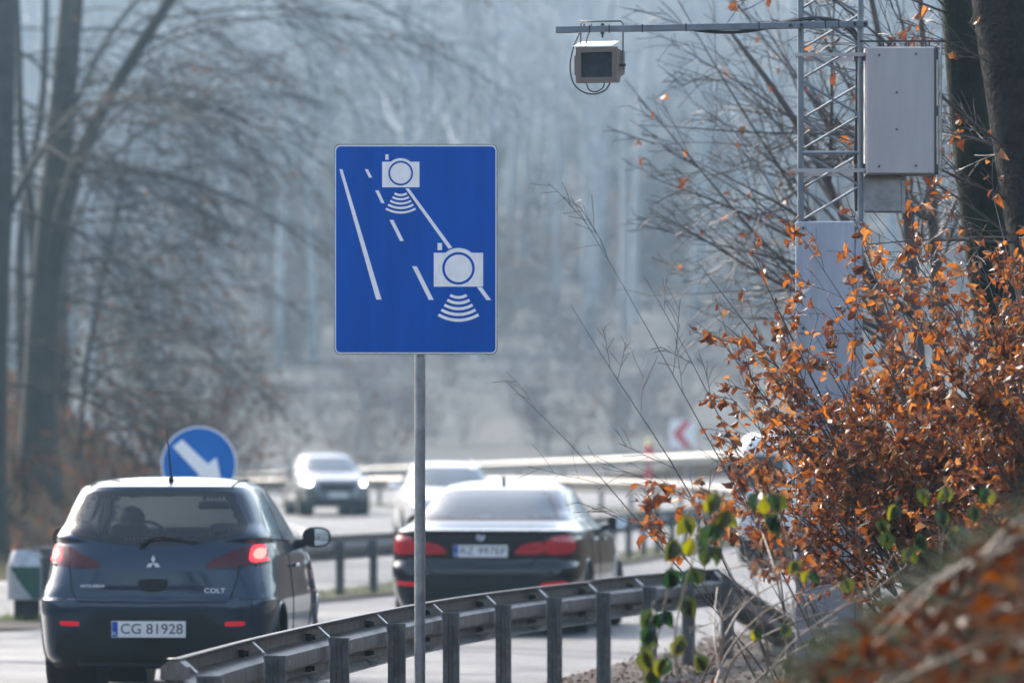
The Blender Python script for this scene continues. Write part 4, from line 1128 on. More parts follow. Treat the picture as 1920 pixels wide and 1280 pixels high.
    b.build('rear_headrest', M['cloth'], t, True, 50)
    b = MB(); b.box((.17, 2.18, 1.33), (.24, .03, .065), bev=.015); b.tube([(.10, 2.2, 1.35), (.06, 2.22, 1.44)], .008, 6); b.build('rear_view_mirror', M['black'], t, True, 50)
    driver_figure(loc, rz, -.36, 1.66, .50, 'driver in a dark jacket, seen from behind through the hatchback rear window')
    # folded red blanket on the rear seat
    b = MB(); b.box((0, 0, 0), (.46, .30, .16), bev=.06)
    o = b.build('blanket', M['red_cloth'], None, True, 60); o.matrix_world = Matrix.Translation(loc) @ Matrix.Rotation(rz, 4, 'Z') @ Matrix.Translation((-.12, .88, 1.02)); tag(o, 'red cloth bundle lying on the rear seat of the dark hatchback', 'blanket')
hatchback()

# ---- black saloon
def saloon():
    loc = Vector(((900 - 960) / 196.0, 54.4, 0)); loc.z = zf(loc.x, loc.y + 2)
    t = thing('saloon_car', 'black saloon car with dark red tail lamps, beyond the near guard rail', 'car', loc, -.125)
    lv = [(0.19, 0.2, 4.74, 0.78, 9, 5), (0.28, 0.1, 4.85, 0.86, 9, 5), (0.42, 0.045, 4.93, 0.918, 9, 4.5), (0.55, 0.02, 4.94, 0.932, 9, 4.2), (0.64, 0.03, 4.93, 0.934, 9, 4), (0.72, 0.055, 4.9, 0.932, 8, 4), (0.82, 0.06, 4.82, 0.926, 8, 4),
          (0.9, 0.055, 4.65, 0.915, 8, 4), (0.955, 0.045, 4.3, 0.9, 7, 4), (0.985, 0.035, 4, 0.888, 7, 4), (1, 0.045, 3.8, 0.88, 7, 4), (1.012, 0.1, 3.7, 0.87, 7, 4), (1.035, 0.3, 3.58, 0.85, 7, 4), (1.06, 0.5, 3.48, 0.825, 7, 4), (1.085, 0.64, 3.38, 0.8, 7, 4),
          (1.12, 0.72, 3.4, 0.775, 7, 4), (1.2, 0.88, 3.26, 0.725, 5.5, 4.2), (1.29, 1.08, 3.08, 0.672, 5.5, 4.2), (1.36, 1.27, 2.92, 0.626, 5.5, 4.2), (1.395, 1.4, 2.83, 0.6, 5.5, 4.2), (1.415, 1.52, 2.76, 0.575, 5.5, 4), (1.435, 1.7, 2.68, 0.54, 5.5, 4), (1.455, 1.9, 2.56, 0.48, 3.6, 3.6), (1.47, 2.06, 2.44, 0.37, 3, 3), (1.479, 2.17, 2.34, 0.2, 2.4, 2.4), (1.482, 2.24, 2.27, 0.05, 2, 2)]
    B = Body(lv)
    yR, yF, r = 1.05, 4.02, .335
    rw = soft([(-.47, 1.372), (0, 1.388), (.47, 1.372), (.555, 1.29), (.645, 1.155), (.655, 1.115), (.5, 1.100), (0, 1.095), (-.5, 1.100), (-.655, 1.115), (-.645, 1.155), (-.555, 1.29)], 4)
    B.hole(inset(rw, .02), 'rear', 1.9)
    ws = soft([(-.48, 1.375), (0, 1.39), (.48, 1.375), (.62, 1.25), (.72, 1.10), (.35, 1.075), (0, 1.07), (-.35, 1.075), (-.72, 1.10), (-.62, 1.25)], 4)
    B.hole(inset(ws, .02), 'front', 2.2)
    s1 = soft([(1.20, 1.14), (1.42, 1.29), (1.70, 1.365), (1.98, 1.375), (1.98, 1.11), (1.5, 1.12)], 4)
    s2 = soft([(2.07, 1.375), (2.40, 1.37), (2.80, 1.28), (3.1, 1.11), (2.5, 1.10), (2.07, 1.105)], 4)
    for v in ('right', 'left'): B.hole(inset(s1, .015), v); B.hole(inset(s2, .015), v)
    B.arches((yR, yF), r + .045, r)
    B.build([M['bmw_paint'], M['black']], t, 'body', lambda c: 1 if c[2] < .25 else 0)
    B.patch('rear_window', rw, 'rear', [M['glass_dark'], M['gloss_black']], t, .002, .035, .008, inner=.025)
    B.patch('windscreen', ws, 'front', [M['glass_clear'], M['gloss_black']], t, .002, .06, .008, inner=.03)
    for v in ('right', 'left'):
        for s_ in (s1, s2): B.patch('side_window', s_, v, [M['glass_tint'], M['gloss_black']], t, .002, .05, .006, inner=.02)
    b = MB()
    for v in ('right', 'left'):
        B.line(b, [(1.26, 1.12), (1.34, .92), (1.42, .72), (1.52, .34), (3.25, .32), (3.38, .7), (3.3, 1.02)], v, .0045)
        B.line(b, [(2.03, 1.10), (2.06, .7), (2.12, .33)], v, .0045)
    B.line(b, [(-.62, .985), (-.56, .90), (-.52, .74), (-.48, .66), (0, .645), (.48, .66), (.52, .74), (.56, .90), (.62, .985)], 'rear', .0055)
    b.build('panel_gap', M['black'], t, True)
    b = MB()
    for v in ('right', 'left'):
        for yc in (yR, yF):
            aa = np.linspace(R(-25), R(205), 50); B.line(b, [(yc + (r + .047) * math.cos(a), max(.22, r + (r + .047) * math.sin(a))) for a in aa], v, .010)
    b.build('arch_lip', M['bmw_paint'], t, True)
    for sx in (-1, 1):
        f = (lambda o: o) if sx < 0 else mirror
        tl = B.patch('tail_lamp', f(soft([(-.86, .955), (-.78, .975), (-.68, .945), (-.64, .915), (-.42, .885), (-.335, .835), (-.32, .775), (-.345, .758), (-.6, .765), (-.80, .755), (-.885, .80), (-.895, .88)], 3)), 'rear', M['lamp_red'], t, .008, .03, near=.6)
        B.patch('bright_lens', f(soft([(-.85, .935), (-.77, .955), (-.67, .925), (-.62, .89), (-.62, .79), (-.79, .775), (-.865, .81), (-.875, .88)], 3)), 'rear', M['lamp_red_bright'], tl, .0105, .03, near=.6)
        B.patch('bright_lens', f(soft([(-.585, .892), (-.43, .868), (-.355, .822), (-.345, .785), (-.585, .785)], 3)), 'rear', M['lamp_red_bright'], tl, .0105, .03)
        B.patch('chrome_bar', f([(-.57, .842), (-.40, .836), (-.40, .828), (-.57, .832)]), 'rear', M['lamp_red'], tl, .013, .03)
        B.patch('reflector', f(soft([(-.80, .515), (-.60, .495), (-.60, .472), (-.81, .485)], 3)), 'rear', M['reflector'], t, .004, .02)
    B.patch('bumper_insert', [(-.62, .44), (.62, .44), (.70, .36), (.66, .24), (-.66, .24), (-.70, .36)], 'rear', M['black'], t, .003, .04)
    B.patch('boot_lip', [(-.60, .992), (.60, .992), (.58, .972), (-.58, .972)], 'rear', M['bmw_paint'], t, .022, .04)
    B.patch('chrome_strip', [(-.30, .66), (.30, .66), (.30, .652), (-.30, .652)], 'rear', M['gloss_black'], t, .004, .04)
    number_plate(t, B, 0.0, .805, 'rear', 'RZ 997EF', off=.016)
    p, n_ = B.hit(0, .945, 'rear'); Mx = Matrix.Translation(p) @ n_.to_track_quat('Z', 'Y').to_matrix().to_4x4()
    b = MB(); b.lathe([(.041, 0), (.041, .006), (.036, .008)], Mx, 28); em = b.build('emblem', M['badge'], t, True, 30)
    b = MB()
    for q0 in (0, 180):
        pts = [(0, 0)] + [(.027 * math.cos(R(q0 + a)), .027 * math.sin(R(q0 + a))) for a in np.linspace(0, 90, 8)]
        b.add([Mx @ Vector((x, y, .0095)) for x, y in pts], [tuple(range(len(pts)))])
    b.build('blue_quarters', M['badge_blue'], em)
    b = MB(); q, n_ = B.hit(.0, 1.86, 'top'); b.prism([(-.08, 0), (.09, 0), (.02, .03), (-.06, .065), (-.08, .06)], lambda u, v, d: (d, q.y + u, q.z - .005 + v), -.016, .016); b.build('shark_fin_aerial', M['gloss_black'], t, fix=True)
    for sx in (-1, 1): door_mirror(t, Vector((sx * 1.015, 2.92, 1.055)), sx, 1.05, M['bmw_paint'])
    b = MB()
    for v in ('right', 'left'):
        for y in (1.55, 2.35):
            q, n_ = B.hit(y, .90, v); b.tube([q + n_ * .02 + Vector((0, -.1, 0)), q + n_ * .04, q + n_ * .02 + Vector((0, .1, 0))], .013, 8)
    b.build('door_handle', M['bmw_paint'], t, True)
    wheel_set(t, B, (yR, yF), 1.60, r, .25)
    cabin(t, 3.05, 1.45, 1.08, 3.3, 1.2)
    seat(t, -.38, 2.15, .27); seat(t, .38, 2.15, .27)
    b = MB(); b.box((0, 1.22, .70), (1.25, .16, .55), bev=.05); b.box((0, 1.45, .42), (1.25, .5, .16), bev=.05); b.box((0, .98, 1.02), (1.2, .5, .03)); b.build('rear_seat', M['cloth'], t, True, 50)
    b = MB(); b.tube([(-.45, .30, .26), (-.45, .06, .26)], .035, 12); b.tube([(.45, .30, .26), (.45, .06, .26)], .035, 12); b.build('exhaust_tips', M['chrome'], t, True)
saloon()

# ---- oncoming cars (front faces the camera)
def oncoming(name, label, px, Y, rot, paint, lv, ws, head, grille, plate_z, yax, r, track, ws_y, mir, low, lit, roofbars=False, group=None):
    s = Y / F; loc = Vector(((px - 960) * s, Y, 0)); loc.z = zf(loc.x, Y)
    t = thing(name, label, 'car', (0, 0, 0), math.pi + rot, group)
    B = Body(lv, 5, 260)
    # local frame: front at +y; put the front bumper at loc
    Lf = max(l[2] for l in lv)
    t.location = loc - Matrix.Rotation(math.pi + rot, 3, 'Z') @ Vector((0, Lf, 0))
    t.location.z = zf(t.location.x, Y + 2)
    B.hole(inset(ws, .02), 'front', ws_y)
    zb, zt = ws[0][1], 0
    B.arches(yax, r + .05, r)
    B.build([paint, M['black']], t, 'body', lambda c: 1 if c[2] < low else 0)
    B.patch('windscreen', ws, 'front', [M['glass_dark'], M['gloss_black']], t, .003, .06, .01, inner=.03)
    ymid = (yax[0] + yax[1]) / 2; belt = 1.08 if r < .34 else 1.14
    top = max(l[0] for l in lv) - .12
    sw = soft([(yax[0] - .05, belt), (yax[0] + .25, top - .02), (ymid + .1, top), (ymid + .75, top - .12), (yax[1] - .45, belt)], 4)
    for v in ('right', 'left'): B.patch('side_window', sw, v, M['gloss_black'], t, .003, .06, .006)
    for sx in (-1, 1):
        f = (lambda o: o) if sx < 0 else mirror
        h = B.patch('headlight', f(soft(head, 3)), 'front', M['headlamp_clear'], t, .006, .04)
        if lit:
            cx = sum(p[0] for p in head) / len(head) * (1 if sx < 0 else -1); cz = sum(p[1] for p in head) / len(head)
            B.patch('lit_bulb', [(cx + .055 * math.cos(a), cz + .055 * math.sin(a)) for a in np.linspace(0, 2 * math.pi, 16, endpoint=False)], 'front', M['headlamp'], h, .010, .03)
        door_mirror(t, Vector((sx * mir[0], mir[1], mir[2])), sx, 1.1, paint)
    B.patch('grille', grille, 'front', M['black'], t, .004, .05)
    number_plate(t, B, 0, plate_z, 'front', None, blue=True, off=.02)
    gw = max(p[0] for p in grille)
    B.patch('air_intake', [(-.62, .42), (.62, .42), (.66, .30), (.60, .25), (-.60, .25), (-.66, .30)], 'front', M['black'], t, .004, .06)
    b = MB(); B.line(b, [(-gw, max(p[1] for p in grille) + .01), (gw, max(p[1] for p in grille) + .01)], 'front', .010, .004); b.build('chrome_strip', M['chrome'], t, True)
    wheel_set(t, B, yax, track, r, .22)
    if roofbars:
        b = MB()
        for sx in (-1, 1):
            q = [B.hit(sx * .50, y, 'top')[0] + Vector((0, 0, .035)) for y in np.linspace(yax[0] - .1, yax[1] - 1.1, 10)]
            q[0].z -= .03; q[-1].z -= .03; b.tube(q, .016, 8)
        b.build('roof_rail', M['chrome'], t, True)
    return t
def suv_levels(H, L, W):
    k = H / 1.62; w = W / .94; l = L / 4.6
    base = [(.22, .20, 4.42, .80, 5, 5), (.32, .08, 4.55, .88, 5, 4.6), (.50, .02, 4.60, .93, 5, 4.2), (.68, .03, 4.59, .94, 5, 4), (.82, .05, 4.54, .935, 5, 4), (.94, .08, 4.42, .92, 4.6, 4), (1.01, .10, 4.1, .905, 4.5, 4), (1.06, .12, 3.6, .89, 4.5, 4), (1.10, .15, 3.42, .865, 4.4, 4), (1.16, .2, 3.27, .83, 4.4, 4.2),
            (1.28, .32, 3.0, .775, 4.4, 4.2), (1.40, .45, 2.72, .715, 4.4, 4.2), (1.50, .56, 2.47, .66, 4.2, 4.2), (1.555, .66, 2.30, .61, 4, 4), (1.585, .8, 2.15, .54, 3.6, 3.6), (1.605, 1.0, 1.95, .42, 3, 3), (1.615, 1.25, 1.7, .22, 2.4, 2.4), (1.62, 1.4, 1.5, .06, 2, 2)]
    return [(z * k, a * l, b_ * l, c * w, d, e) for z, a, b_, c, d, e in base]
WS = soft([(-.56, 1.50), (0, 1.52), (.56, 1.50), (.70, 1.32), (.79, 1.165), (.4, 1.13), (0, 1.12), (-.4, 1.13), (-.79, 1.165), (-.70, 1.32)], 4)
def sc(o, kz, kx): return [(x * kx, z * kz) for x, z in o]
HEAD = [(-.86, .90), (-.72, .93), (-.55, .86), (-.53, .80), (-.66, .77), (-.85, .81)]
GR = [(-.46, .86), (.46, .86), (.42, .66), (.36, .60), (-.36, .60), (-.42, .66)]
oncoming('oncoming_car', 'grey car with both headlights lit, coming round the bend left of the sign post', 633, 140, R(9), M['silver_paint'], suv_levels(1.55, 4.5, .90), sc(WS, .955, .95), sc(HEAD, .955, .96), sc(GR, .955, 1.0), .52, (.85, 3.52), .33, 1.56, 2.3, (1.0, 3.0, 1.07), .40, True)
oncoming('oncoming_car', 'white car coming towards the camera, half hidden by the black saloon', 850, 106, R(4), M['white_paint'], suv_levels(1.60, 4.6, .94), sc(WS, .985, 1.0), sc(HEAD, .985, 1.0), sc(GR, .985, 1.0), .55, (.85, 3.6), .35, 1.60, 2.3, (1.03, 3.1, 1.12), .26, True, True)

# ---- white van ahead, mostly behind the shrub
def van():
    Y = 93.0; loc = Vector(((1478 - 960) / F * Y, Y, 0)); loc.z = zf(loc.x, Y + 2)
    t = thing('van', 'white van driving away on the right, mostly hidden behind the orange leaved shrub', 'van', loc, -.19)
    lv = [(.28, .10, 5.1, .88, 8, 5), (.45, .03, 5.2, .96, 8, 5), (.70, .0, 5.22, .98, 9, 4.5), (1.0, .01, 5.1, .98, 9, 4.2), (1.15, .02, 4.75, .975, 9, 4.2), (1.25, .03, 4.45, .965, 9, 4.2), (1.5, .05, 4.15, .94, 9, 4.4), (1.85, .08, 3.75, .89, 8, 4.4), (2.02, .11, 3.5, .84, 7, 4.2), (2.10, .17, 3.35, .76, 6, 4), (2.13, .4, 3.1, .55, 4, 3.6), (2.14, .9, 2.6, .2, 3, 3)]
    B = Body(lv, 5, 240); r = .34
    B.arches((1.0, 4.2), r + .05, r)
    B.build([M['white_paint'], M['black']], t, 'body', lambda c: 1 if c[2] < .42 else 0)
    for sx in (-1, 1):
        f = (lambda o: o) if sx < 0 else mirror
        d = B.patch('rear_door_window', f(rrect(-.76, 1.22, -.06, 1.78, .06, 4)), 'rear', M['gloss_black'], t, .004, .06)
        B.patch('tail_lamp', f(rrect(-.955, .80, -.86, 1.25, .03, 3)), 'rear', M['lamp_red'], t, .006, .04)
        door_mirror(t, Vector((sx * 1.10, 3.7, 1.35)), sx, 1.4)
    for v in ('right', 'left'): B.patch('side_window', soft([(3.0, 1.3), (3.0, 1.8), (3.55, 1.8), (4.05, 1.35)], 4), v, M['gloss_black'], t, .004, .08)
    B.patch('windscreen', soft([(-.7, 1.85), (.7, 1.85), (.85, 1.3), (-.85, 1.3)], 4), 'front', M['gloss_black'], t, .004, .08)
    b = MB(); B.line(b, [(0, 2.02), (0, .50)], 'rear', .006); B.line(b, [(-.83, .52), (.83, .52)], 'rear', .006); b.build('panel_gap', M['black'], t, True)
    number_plate(t, B, -.35, .72, 'rear', None)
    wheel_set(t, B, (1.0, 4.2), 1.66, r, .22)
van()

# ---------------------------------------------------------------- vegetation
def vrand(rng):
    v = Vector((rng.gauss(0, 1), rng.gauss(0, 1), rng.gauss(0, 1))); return v.normalized()
class Spec:
    def __init__(s, **k): s.__dict__.update(k)
def leaf(b, p, d, nrm, L, W, mi=0, fold=.25, curl=.15):
    d = d.normalized(); s = d.cross(nrm)
    if s.length < 1e-4: s = d.orthogonal()
    s.normalize(); n = s.cross(d)
    a = p + d * L * .36 + n * curl * L * .1; c = p + d * L * .74 - n * curl * L * .10; t = p + d * L - n * curl * L * .45
    up = n * W * fold
    b.add([p, a + s * W * .5 + up, c + s * W * .36 + up, t, c - s * W * .36 + up, a - s * W * .5 + up, a, c], [(0, 6, 1), (6, 7, 2, 1), (7, 3, 2), (0, 5, 6), (6, 5, 4, 7), (7, 4, 3)], mi)
def branch(b, p, d, L, r, lev, S, rng, leaves=None, dens=0.0):
    n = S.seg[lev]; st = L / n; pts = [p.copy()]; dirs = [d.copy()]; q = p.copy(); d = d.normalized()
    for i in range(n):
        d = (d + vrand(rng) * S.wig[lev] + Vector((0, 0, S.grav[lev]))).normalized()
        q = q + d * st; pts.append(q.copy()); dirs.append(d.copy())
    b.tube(pts, [max(S.rmin, r * (1 - (1 - S.taper) * i / n)) for i in range(n + 1)], S.sides[lev], cap=False)
    if leaves is not None and lev >= S.leaflev:
        k = int(L * dens * rng.uniform(.6, 1.4) + rng.random())
        for _ in range(k):
            u = rng.uniform(.15, 1.0) * n; i = min(int(u), n - 1); w = pts[i].lerp(pts[i + 1], u - i)
            ld = (dirs[i] * .5 + vrand(rng) * .8 + Vector((0, 0, -.75))).normalized()
            s = S.leafsize * (rng.uniform(.55, 1.0) if rng.random() < .6 else rng.uniform(.9, 1.4))
            leaf(leaves, w, ld, vrand(rng), s, s * rng.uniform(.38, .8), fold=rng.uniform(.0, .75), curl=rng.uniform(-.8, 1.8))
    if lev < S.levels:
        cnt = max(1, int(S.count[lev] * rng.uniform(.75, 1.25)))
        for k in range(cnt):
            u = (S.t0[lev] + (1 - S.t0[lev]) * (k + rng.random()) / cnt) * n; i = min(int(u), n - 1)
            w = pts[i].lerp(pts[i + 1], u - i); dd = dirs[i]
            ax = dd.cross(vrand(rng)); ax.normalize()
            nd = Matrix.Rotation(R(rng.uniform(*S.ang[lev])), 3, ax) @ dd
            if S.flat[lev]: nd.z *= 1 - S.flat[lev]; nd.normalize()
            t = u / n
            branch(b, w, nd, L * S.ratio[lev] * (1.1 - .6 * t) * rng.uniform(.7, 1.25), max(S.rmin, r * (1 - (1 - S.taper) * t) * S.rr[lev]), lev + 1, S, rng, leaves, dens)
TREE = Spec(levels=3, seg=[10, 7, 5, 3], wig=[.05, .12, .16, .2], grav=[.02, -.02, -.05, -.08], sides=[9, 6, 4, 3], taper=.35, rmin=.006, count=[13, 8, 7], t0=[.30, .2, .15], ang=[(35, 70), (28, 60), (25, 60)], ratio=[.42, .45, .45], rr=[.42, .45, .5], flat=[0, 0, 0], leaflev=3, leafsize=.06)

def tree_mesh(h, r, seed, S=TREE, lean=(0, 0), leafdens=0.0):
    rng = random.Random(seed); b = MB(); lv = MB()
    branch(b, Vector((0, 0, -.4)), Vector((lean[0], lean[1], 1)), h, r, 0, S, rng, lv if leafdens else None, leafdens)
    return b, lv

# ---- woods beyond the bend and on the banks: one mass that nobody could count
def fast_mesh(name, V, Fq, Fs, mats):
    me = bpy.data.meshes.new(name)
    me.vertices.add(len(V)); me.vertices.foreach_set('co', V.astype(np.float32).ravel())
    lens = Fs; me.loops.add(len(Fq)); me.loops.foreach_set('vertex_index', Fq.astype(np.int32))
    me.polygons.add(len(Fs)); me.polygons.foreach_set('loop_start', (np.cumsum(Fs) - Fs).astype(np.int32))
    me.polygons.foreach_set('use_smooth', np.ones(len(Fs), bool))
    me.update(calc_edges=True)
    for m in mats: me.materials.append(m)
    o = bpy.data.objects.new(name, me); COL.objects.link(o); return o
def scatter(name, protos, spots, m):
    """spots: x, y, z, rot, scale, proto index"""
    Vs, Fs, Ls = [], [], []; off = 0
    P = [(np.array(b.v), np.array([i for f in b.f for i in f]), np.array([len(f) for f in b.f])) for b in protos]
    for x, y, z, a, s, k in spots:
        v, f, l = P[k]; c, sn = math.cos(a), math.sin(a)
        w = np.stack([(v[:, 0] * c - v[:, 1] * sn) * s + x, (v[:, 0] * sn + v[:, 1] * c) * s + y, v[:, 2] * s + z], 1)
        Vs.append(w); Fs.append(f + off); Ls.append(l); off += len(v)
    return fast_mesh(name, np.concatenate(Vs), np.concatenate(Fs), np.concatenate(Ls), [m])
def woods():
    rng = random.Random(11)
    S = Spec(**TREE.__dict__); S.count = [15, 6, 4]; S.sides = [7, 4, 3, 3]; S.seg = [8, 5, 3, 2]; S.rmin = .014; S.t0 = [.35, .2, .15]; S.ratio = [.30, .45, .45]
    protos = [tree_mesh(rng.uniform(20, 27), rng.uniform(.17, .30), 100 + i, S, (rng.uniform(-.06, .06), rng.uniform(-.06, .06)))[0] for i in range(6)]
    spots = []
    while len(spots) < 900:
        y = 232 + 790 * rng.random() ** 1.1; x = rng.uniform(-.10 * y - 10, .10 * y + 10)
        if rdist(x, y) < 9: continue
        spots.append((x, y, gz(x, y), rng.uniform(0, 6.28), rng.uniform(.6, .95), rng.randrange(6)))
    o = scatter('far_woods', protos, spots, M['bark_beech_hazed']); tag(o, 'misty bare woods filling the hillside beyond the bend', 'woods', kind='stuff')
    spots = []
    n = 0
    while n < 26:      # right bank beyond the mast, and unseen wood behind the photographer for car reflections
        y = rng.uniform(62, 170); x = np.interp(y, TOE_R[:, 0], TOE_R[:, 1]) + rng.uniform(5, 26)
        if x / y < .115: continue
        spots.append((x, y, gz(x, y), rng.uniform(0, 6.28), rng.uniform(.6, 1.0), rng.randrange(6))); n += 1
    for k in range(90):
        y = rng.uniform(-110, -14); x = rng.choice((-1, 1)) * rng.uniform(16, 50) if y > -45 else rng.uniform(-50, 50)
        spots.append((x, y, gz(x, y), rng.uniform(0, 6.28), rng.uniform(.6, 1.0), rng.randrange(6)))
    for k in range(9):                 # roadside trees left of the road whose shade falls across the carriageway
        y = 52 + k * 6.5 + rng.uniform(-2, 2); x = np.interp(y, LC[:, 1], LC[:, 0]) - rng.uniform(3, 12)
        if x / y > -.125: x = -.125 * y - rng.uniform(1, 6)
        spots.append((x, y, gz(x, y), rng.uniform(0, 6.28), rng.uniform(.7, 1.0), rng.randrange(6)))
    o = scatter('roadside_woods', protos, spots, M['bark_grey']); tag(o, 'bare woods along the road banks', 'woods', kind='stuff')
    # understorey with some leaves still hanging
    U = Spec(levels=2, seg=[6, 4, 3], wig=[.12, .16, .2], grav=[.0, -.02, -.05], sides=[4, 3, 3], taper=.3, rmin=.006, count=[9, 6], t0=[.1, .1], ang=[(25, 60), (25, 60)], ratio=[.55, .5], rr=[.5, .5], flat=[0, 0], leaflev=1, leafsize=.14)
    pb, pl = [], []
    for i in range(5):
        b, l = MB(), MB(); r2 = random.Random(300 + i)
        for k in range(5): branch(b, Vector((r2.uniform(-.3, .3), r2.uniform(-.3, .3), -.1)), Vector((r2.uniform(-.6, .6), r2.uniform(-.6, .6), 1)), r2.uniform(2, 4), .025, 0, U, r2, l, .8 if i < 2 else .15)
        pb.append(b); pl.append(l)
    sp = []
    while len(sp) < 520:
        y = 190 + (rng.random() ** 1.4) * 330; x = rng.uniform(-.11 * y - 8, .11 * y + 8)
        if rdist(x, y) < 5: continue
        sp.append((x, y, gz(x, y), rng.uniform(0, 6.28), rng.uniform(.5, 1.0) * (1 + min(1.6, max(0, y - 205) / 60)), rng.randrange(5)))
    for k in range(120):  # unseen brush behind the photographer, thickened for darker car reflections
        y = rng.uniform(-100, -20); x = rng.choice((-1, 1)) * rng.uniform(15, 45) if y > -50 else rng.uniform(-45, 45)
        sp.append((x, y, gz(x, y), rng.uniform(0, 6.28), rng.uniform(1, 2), rng.randrange(5)))
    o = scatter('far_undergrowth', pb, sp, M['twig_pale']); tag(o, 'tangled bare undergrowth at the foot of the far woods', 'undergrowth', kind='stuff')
    o = scatter('far_dead_leaves', pl, sp, M['bank_leaf']); tag(o, 'dead leaves hanging in the far undergrowth', 'leaves', kind='stuff')
woods()

# ---- left trees on the bank inside the bend
def ptube(b, pts, rads, n=12, sub=5):
    P = crom(pts, sub); rr = np.interp(np.linspace(0, len(rads) - 1, len(P)), range(len(rads)), rads); b.tube(P, list(rr), n); return P
LB = Spec(levels=2, seg=[9, 6, 4], wig=[.06, .10, .14], grav=[-.11, -.10, -.09], sides=[5, 4, 3], taper=.3, rmin=.004, count=[13, 6], t0=[.15, .1], ang=[(20, 50), (20, 50)], ratio=[.42, .45], rr=[.5, .5], flat=[.2, 0], leaflev=2, leafsize=.10)
def custom_tree(name, label, group, trunk, Y, rads, limbs, boughs, seed, mt, mtw, S, leafdens=0.0, leafm=None, mode=None):
    """trunk, limbs: photograph pixels laid at distance Y (+dy); boughs: (along, direction, length, radius)"""
    rng = random.Random(seed)
    P0 = at(trunk[0][0], trunk[0][1], Y); base = Vector((P0.x, P0.y, gz(P0.x, P0.y)))
    t = thing(name, label, 'tree', base, 0, group)
    pts = [at(x, y, Y) - base for x, y in trunk]
    if pts[0].z > 0: pts = [Vector((pts[0].x, 0, -.3))] + pts; rads = [rads[0] * 1.3] + list(rads)
    b = MB(); TP = ptube(b, pts, rads, 14); b.build('trunk', mt, t, True)
    lines = [(TP, rads)]
    for lp, lr, dy in limbs:
        b = MB(); q = [at(x, y, Y) - base + Vector((0, dy * i / (len(lp) - 1), 0)) for i, (x, y) in enumerate(lp)]
        LP = ptube(b, q, lr, 10); b.build('limb', mt, t, True); lines.append((LP, lr))
    b = MB(); lv = MB()
    for li, u, d, L, r in boughs(rng, lines):
        Pn = lines[li][0]; i = min(int(u * (len(Pn) - 1)), len(Pn) - 2)
        branch(b, Pn[i].lerp(Pn[i + 1], u * (len(Pn) - 1) - i), Vector(d).normalized(), L, r, 0, S, rng, lv if leafdens else None, leafdens)
    b.build('branches', mtw, t, True)
    if leafdens and lv.f: lv.build('foliage', leafm, t)
    return t
def left_boughs(n, dirx, Lr, rr, urange, li=(0,), dz=(.0, .55)):
    def f(rng, lines):
        for k in range(n):
            yield rng.choice(li), rng.uniform(*urange), (dirx * rng.uniform(.3, 1.0), rng.uniform(-.8, .8), rng.uniform(*dz)), rng.uniform(*Lr), rng.uniform(*rr)
    return f
def mixed(*fs):
    def f(rng, lines):
        for g in fs: yield from g(rng, lines)
    return f
custom_tree('bare_tree', 'big bare tree on the left bank, one long limb reaching up right', None,
            [(72, 865), (78, 650), (92, 450), (112, 250), (132, 30), (150, -180), (165, -500)], 98, [.36, .27, .25, .23, .21, .18, .10],
            [([(98, 520), (118, 420), (160, 295), (215, 190), (285, 85), (345, 0), (420, -120), (520, -260)], [.16, .15, .13, .115, .10, .09, .07, .04], -3), ([(66, 520), (52, 380), (30, 250), (20, 60), (10, -120)], [.10, .09, .08, .06, .04], 2)],
            mixed(left_boughs(15, 1, (3.5, 6.5), (.022, .036), (.25, 1), (1,), (.05, .7)), left_boughs(16, 1, (3, 6), (.018, .03), (.3, 1), (0,), (.0, .7)), left_boughs(10, -1, (2, 4), (.018, .03), (.3, 1), (0, 2), (-.1, .5))), 5, M['bark_grey'], M['twig_dark'], LB, .25, M['bank_leaf'])
custom_tree('bare_tree', 'bare tree cut off by the left edge of the photo', None,
            [(-20, 880), (-12, 600), (2, 300), (8, 0), (12, -300)], 88, [.27, .23, .20, .17, .10],
            [([(-5, 450), (40, 330), (90, 240), (150, 170)], [.07, .06, .05, .03], 2)], mixed(left_boughs(16, 1, (2.5, 4.5), (.016, .028), (.25, 1), (0, 1), (-.2, .5))), 6, M['bark_grey'], M['twig_dark'], LB)
custom_tree('bare_tree', 'slender bare sapling just right of the big trunk on the left bank', None,
            [(150, 880), (160, 700), (185, 560), (215, 420), (240, 280), (255, 150)], 106, [.05, .045, .04, .032, .026, .016], [],
            mixed(left_boughs(24, 1, (2.2, 4.5), (.018, .03), (.15, 1), (0,), (.0, .7)), left_boughs(8, -1, (1.5, 3), (.015, .03), (.2, 1), (0,), (-.2, .5))), 7, M['bark_grey'], M['twig_dark'], LB, .5, M['bank_leaf'])
custom_tree('bare_tree', 'slimmer bare tree just behind the big left trunk, its twigs hanging right', None,
            [(112, 890), (116, 650), (124, 300), (140, -40), (150, -300)], 122, [.16, .14, .12, .11, .08],
            [([(126, 230), (210, 60), (330, -60), (520, -130)], [.07, .06, .05, .035], 0), ([(120, 480), (180, 330), (270, 240), (380, 190)], [.05, .042, .032, .02], 1)],
            mixed(left_boughs(17, 1, (3.5, 7), (.016, .028), (.2, 1), (1, 2), (-.05, .7))), 8, M['bark_grey'], M['twig_dark'], LB)
custom_tree('bare_tree', 'thin crooked dark tree between the two thicker trunks at the left', None,
            [(48, 900), (40, 650), (38, 470), (55, 330), (80, 180), (86, -40), (80, -250)], 112, [.12, .10, .095, .08, .07, .06, .04], [],
            mixed(left_boughs(14, 1, (2.5, 4.5), (.014, .022), (.2, 1), (0,), (-.2, .5)), left_boughs(8, -1, (2, 4), (.02, .03), (.2, 1), (0,), (-.2, .5))), 9, M['bark_grey'], M['twig_dark'], LB)
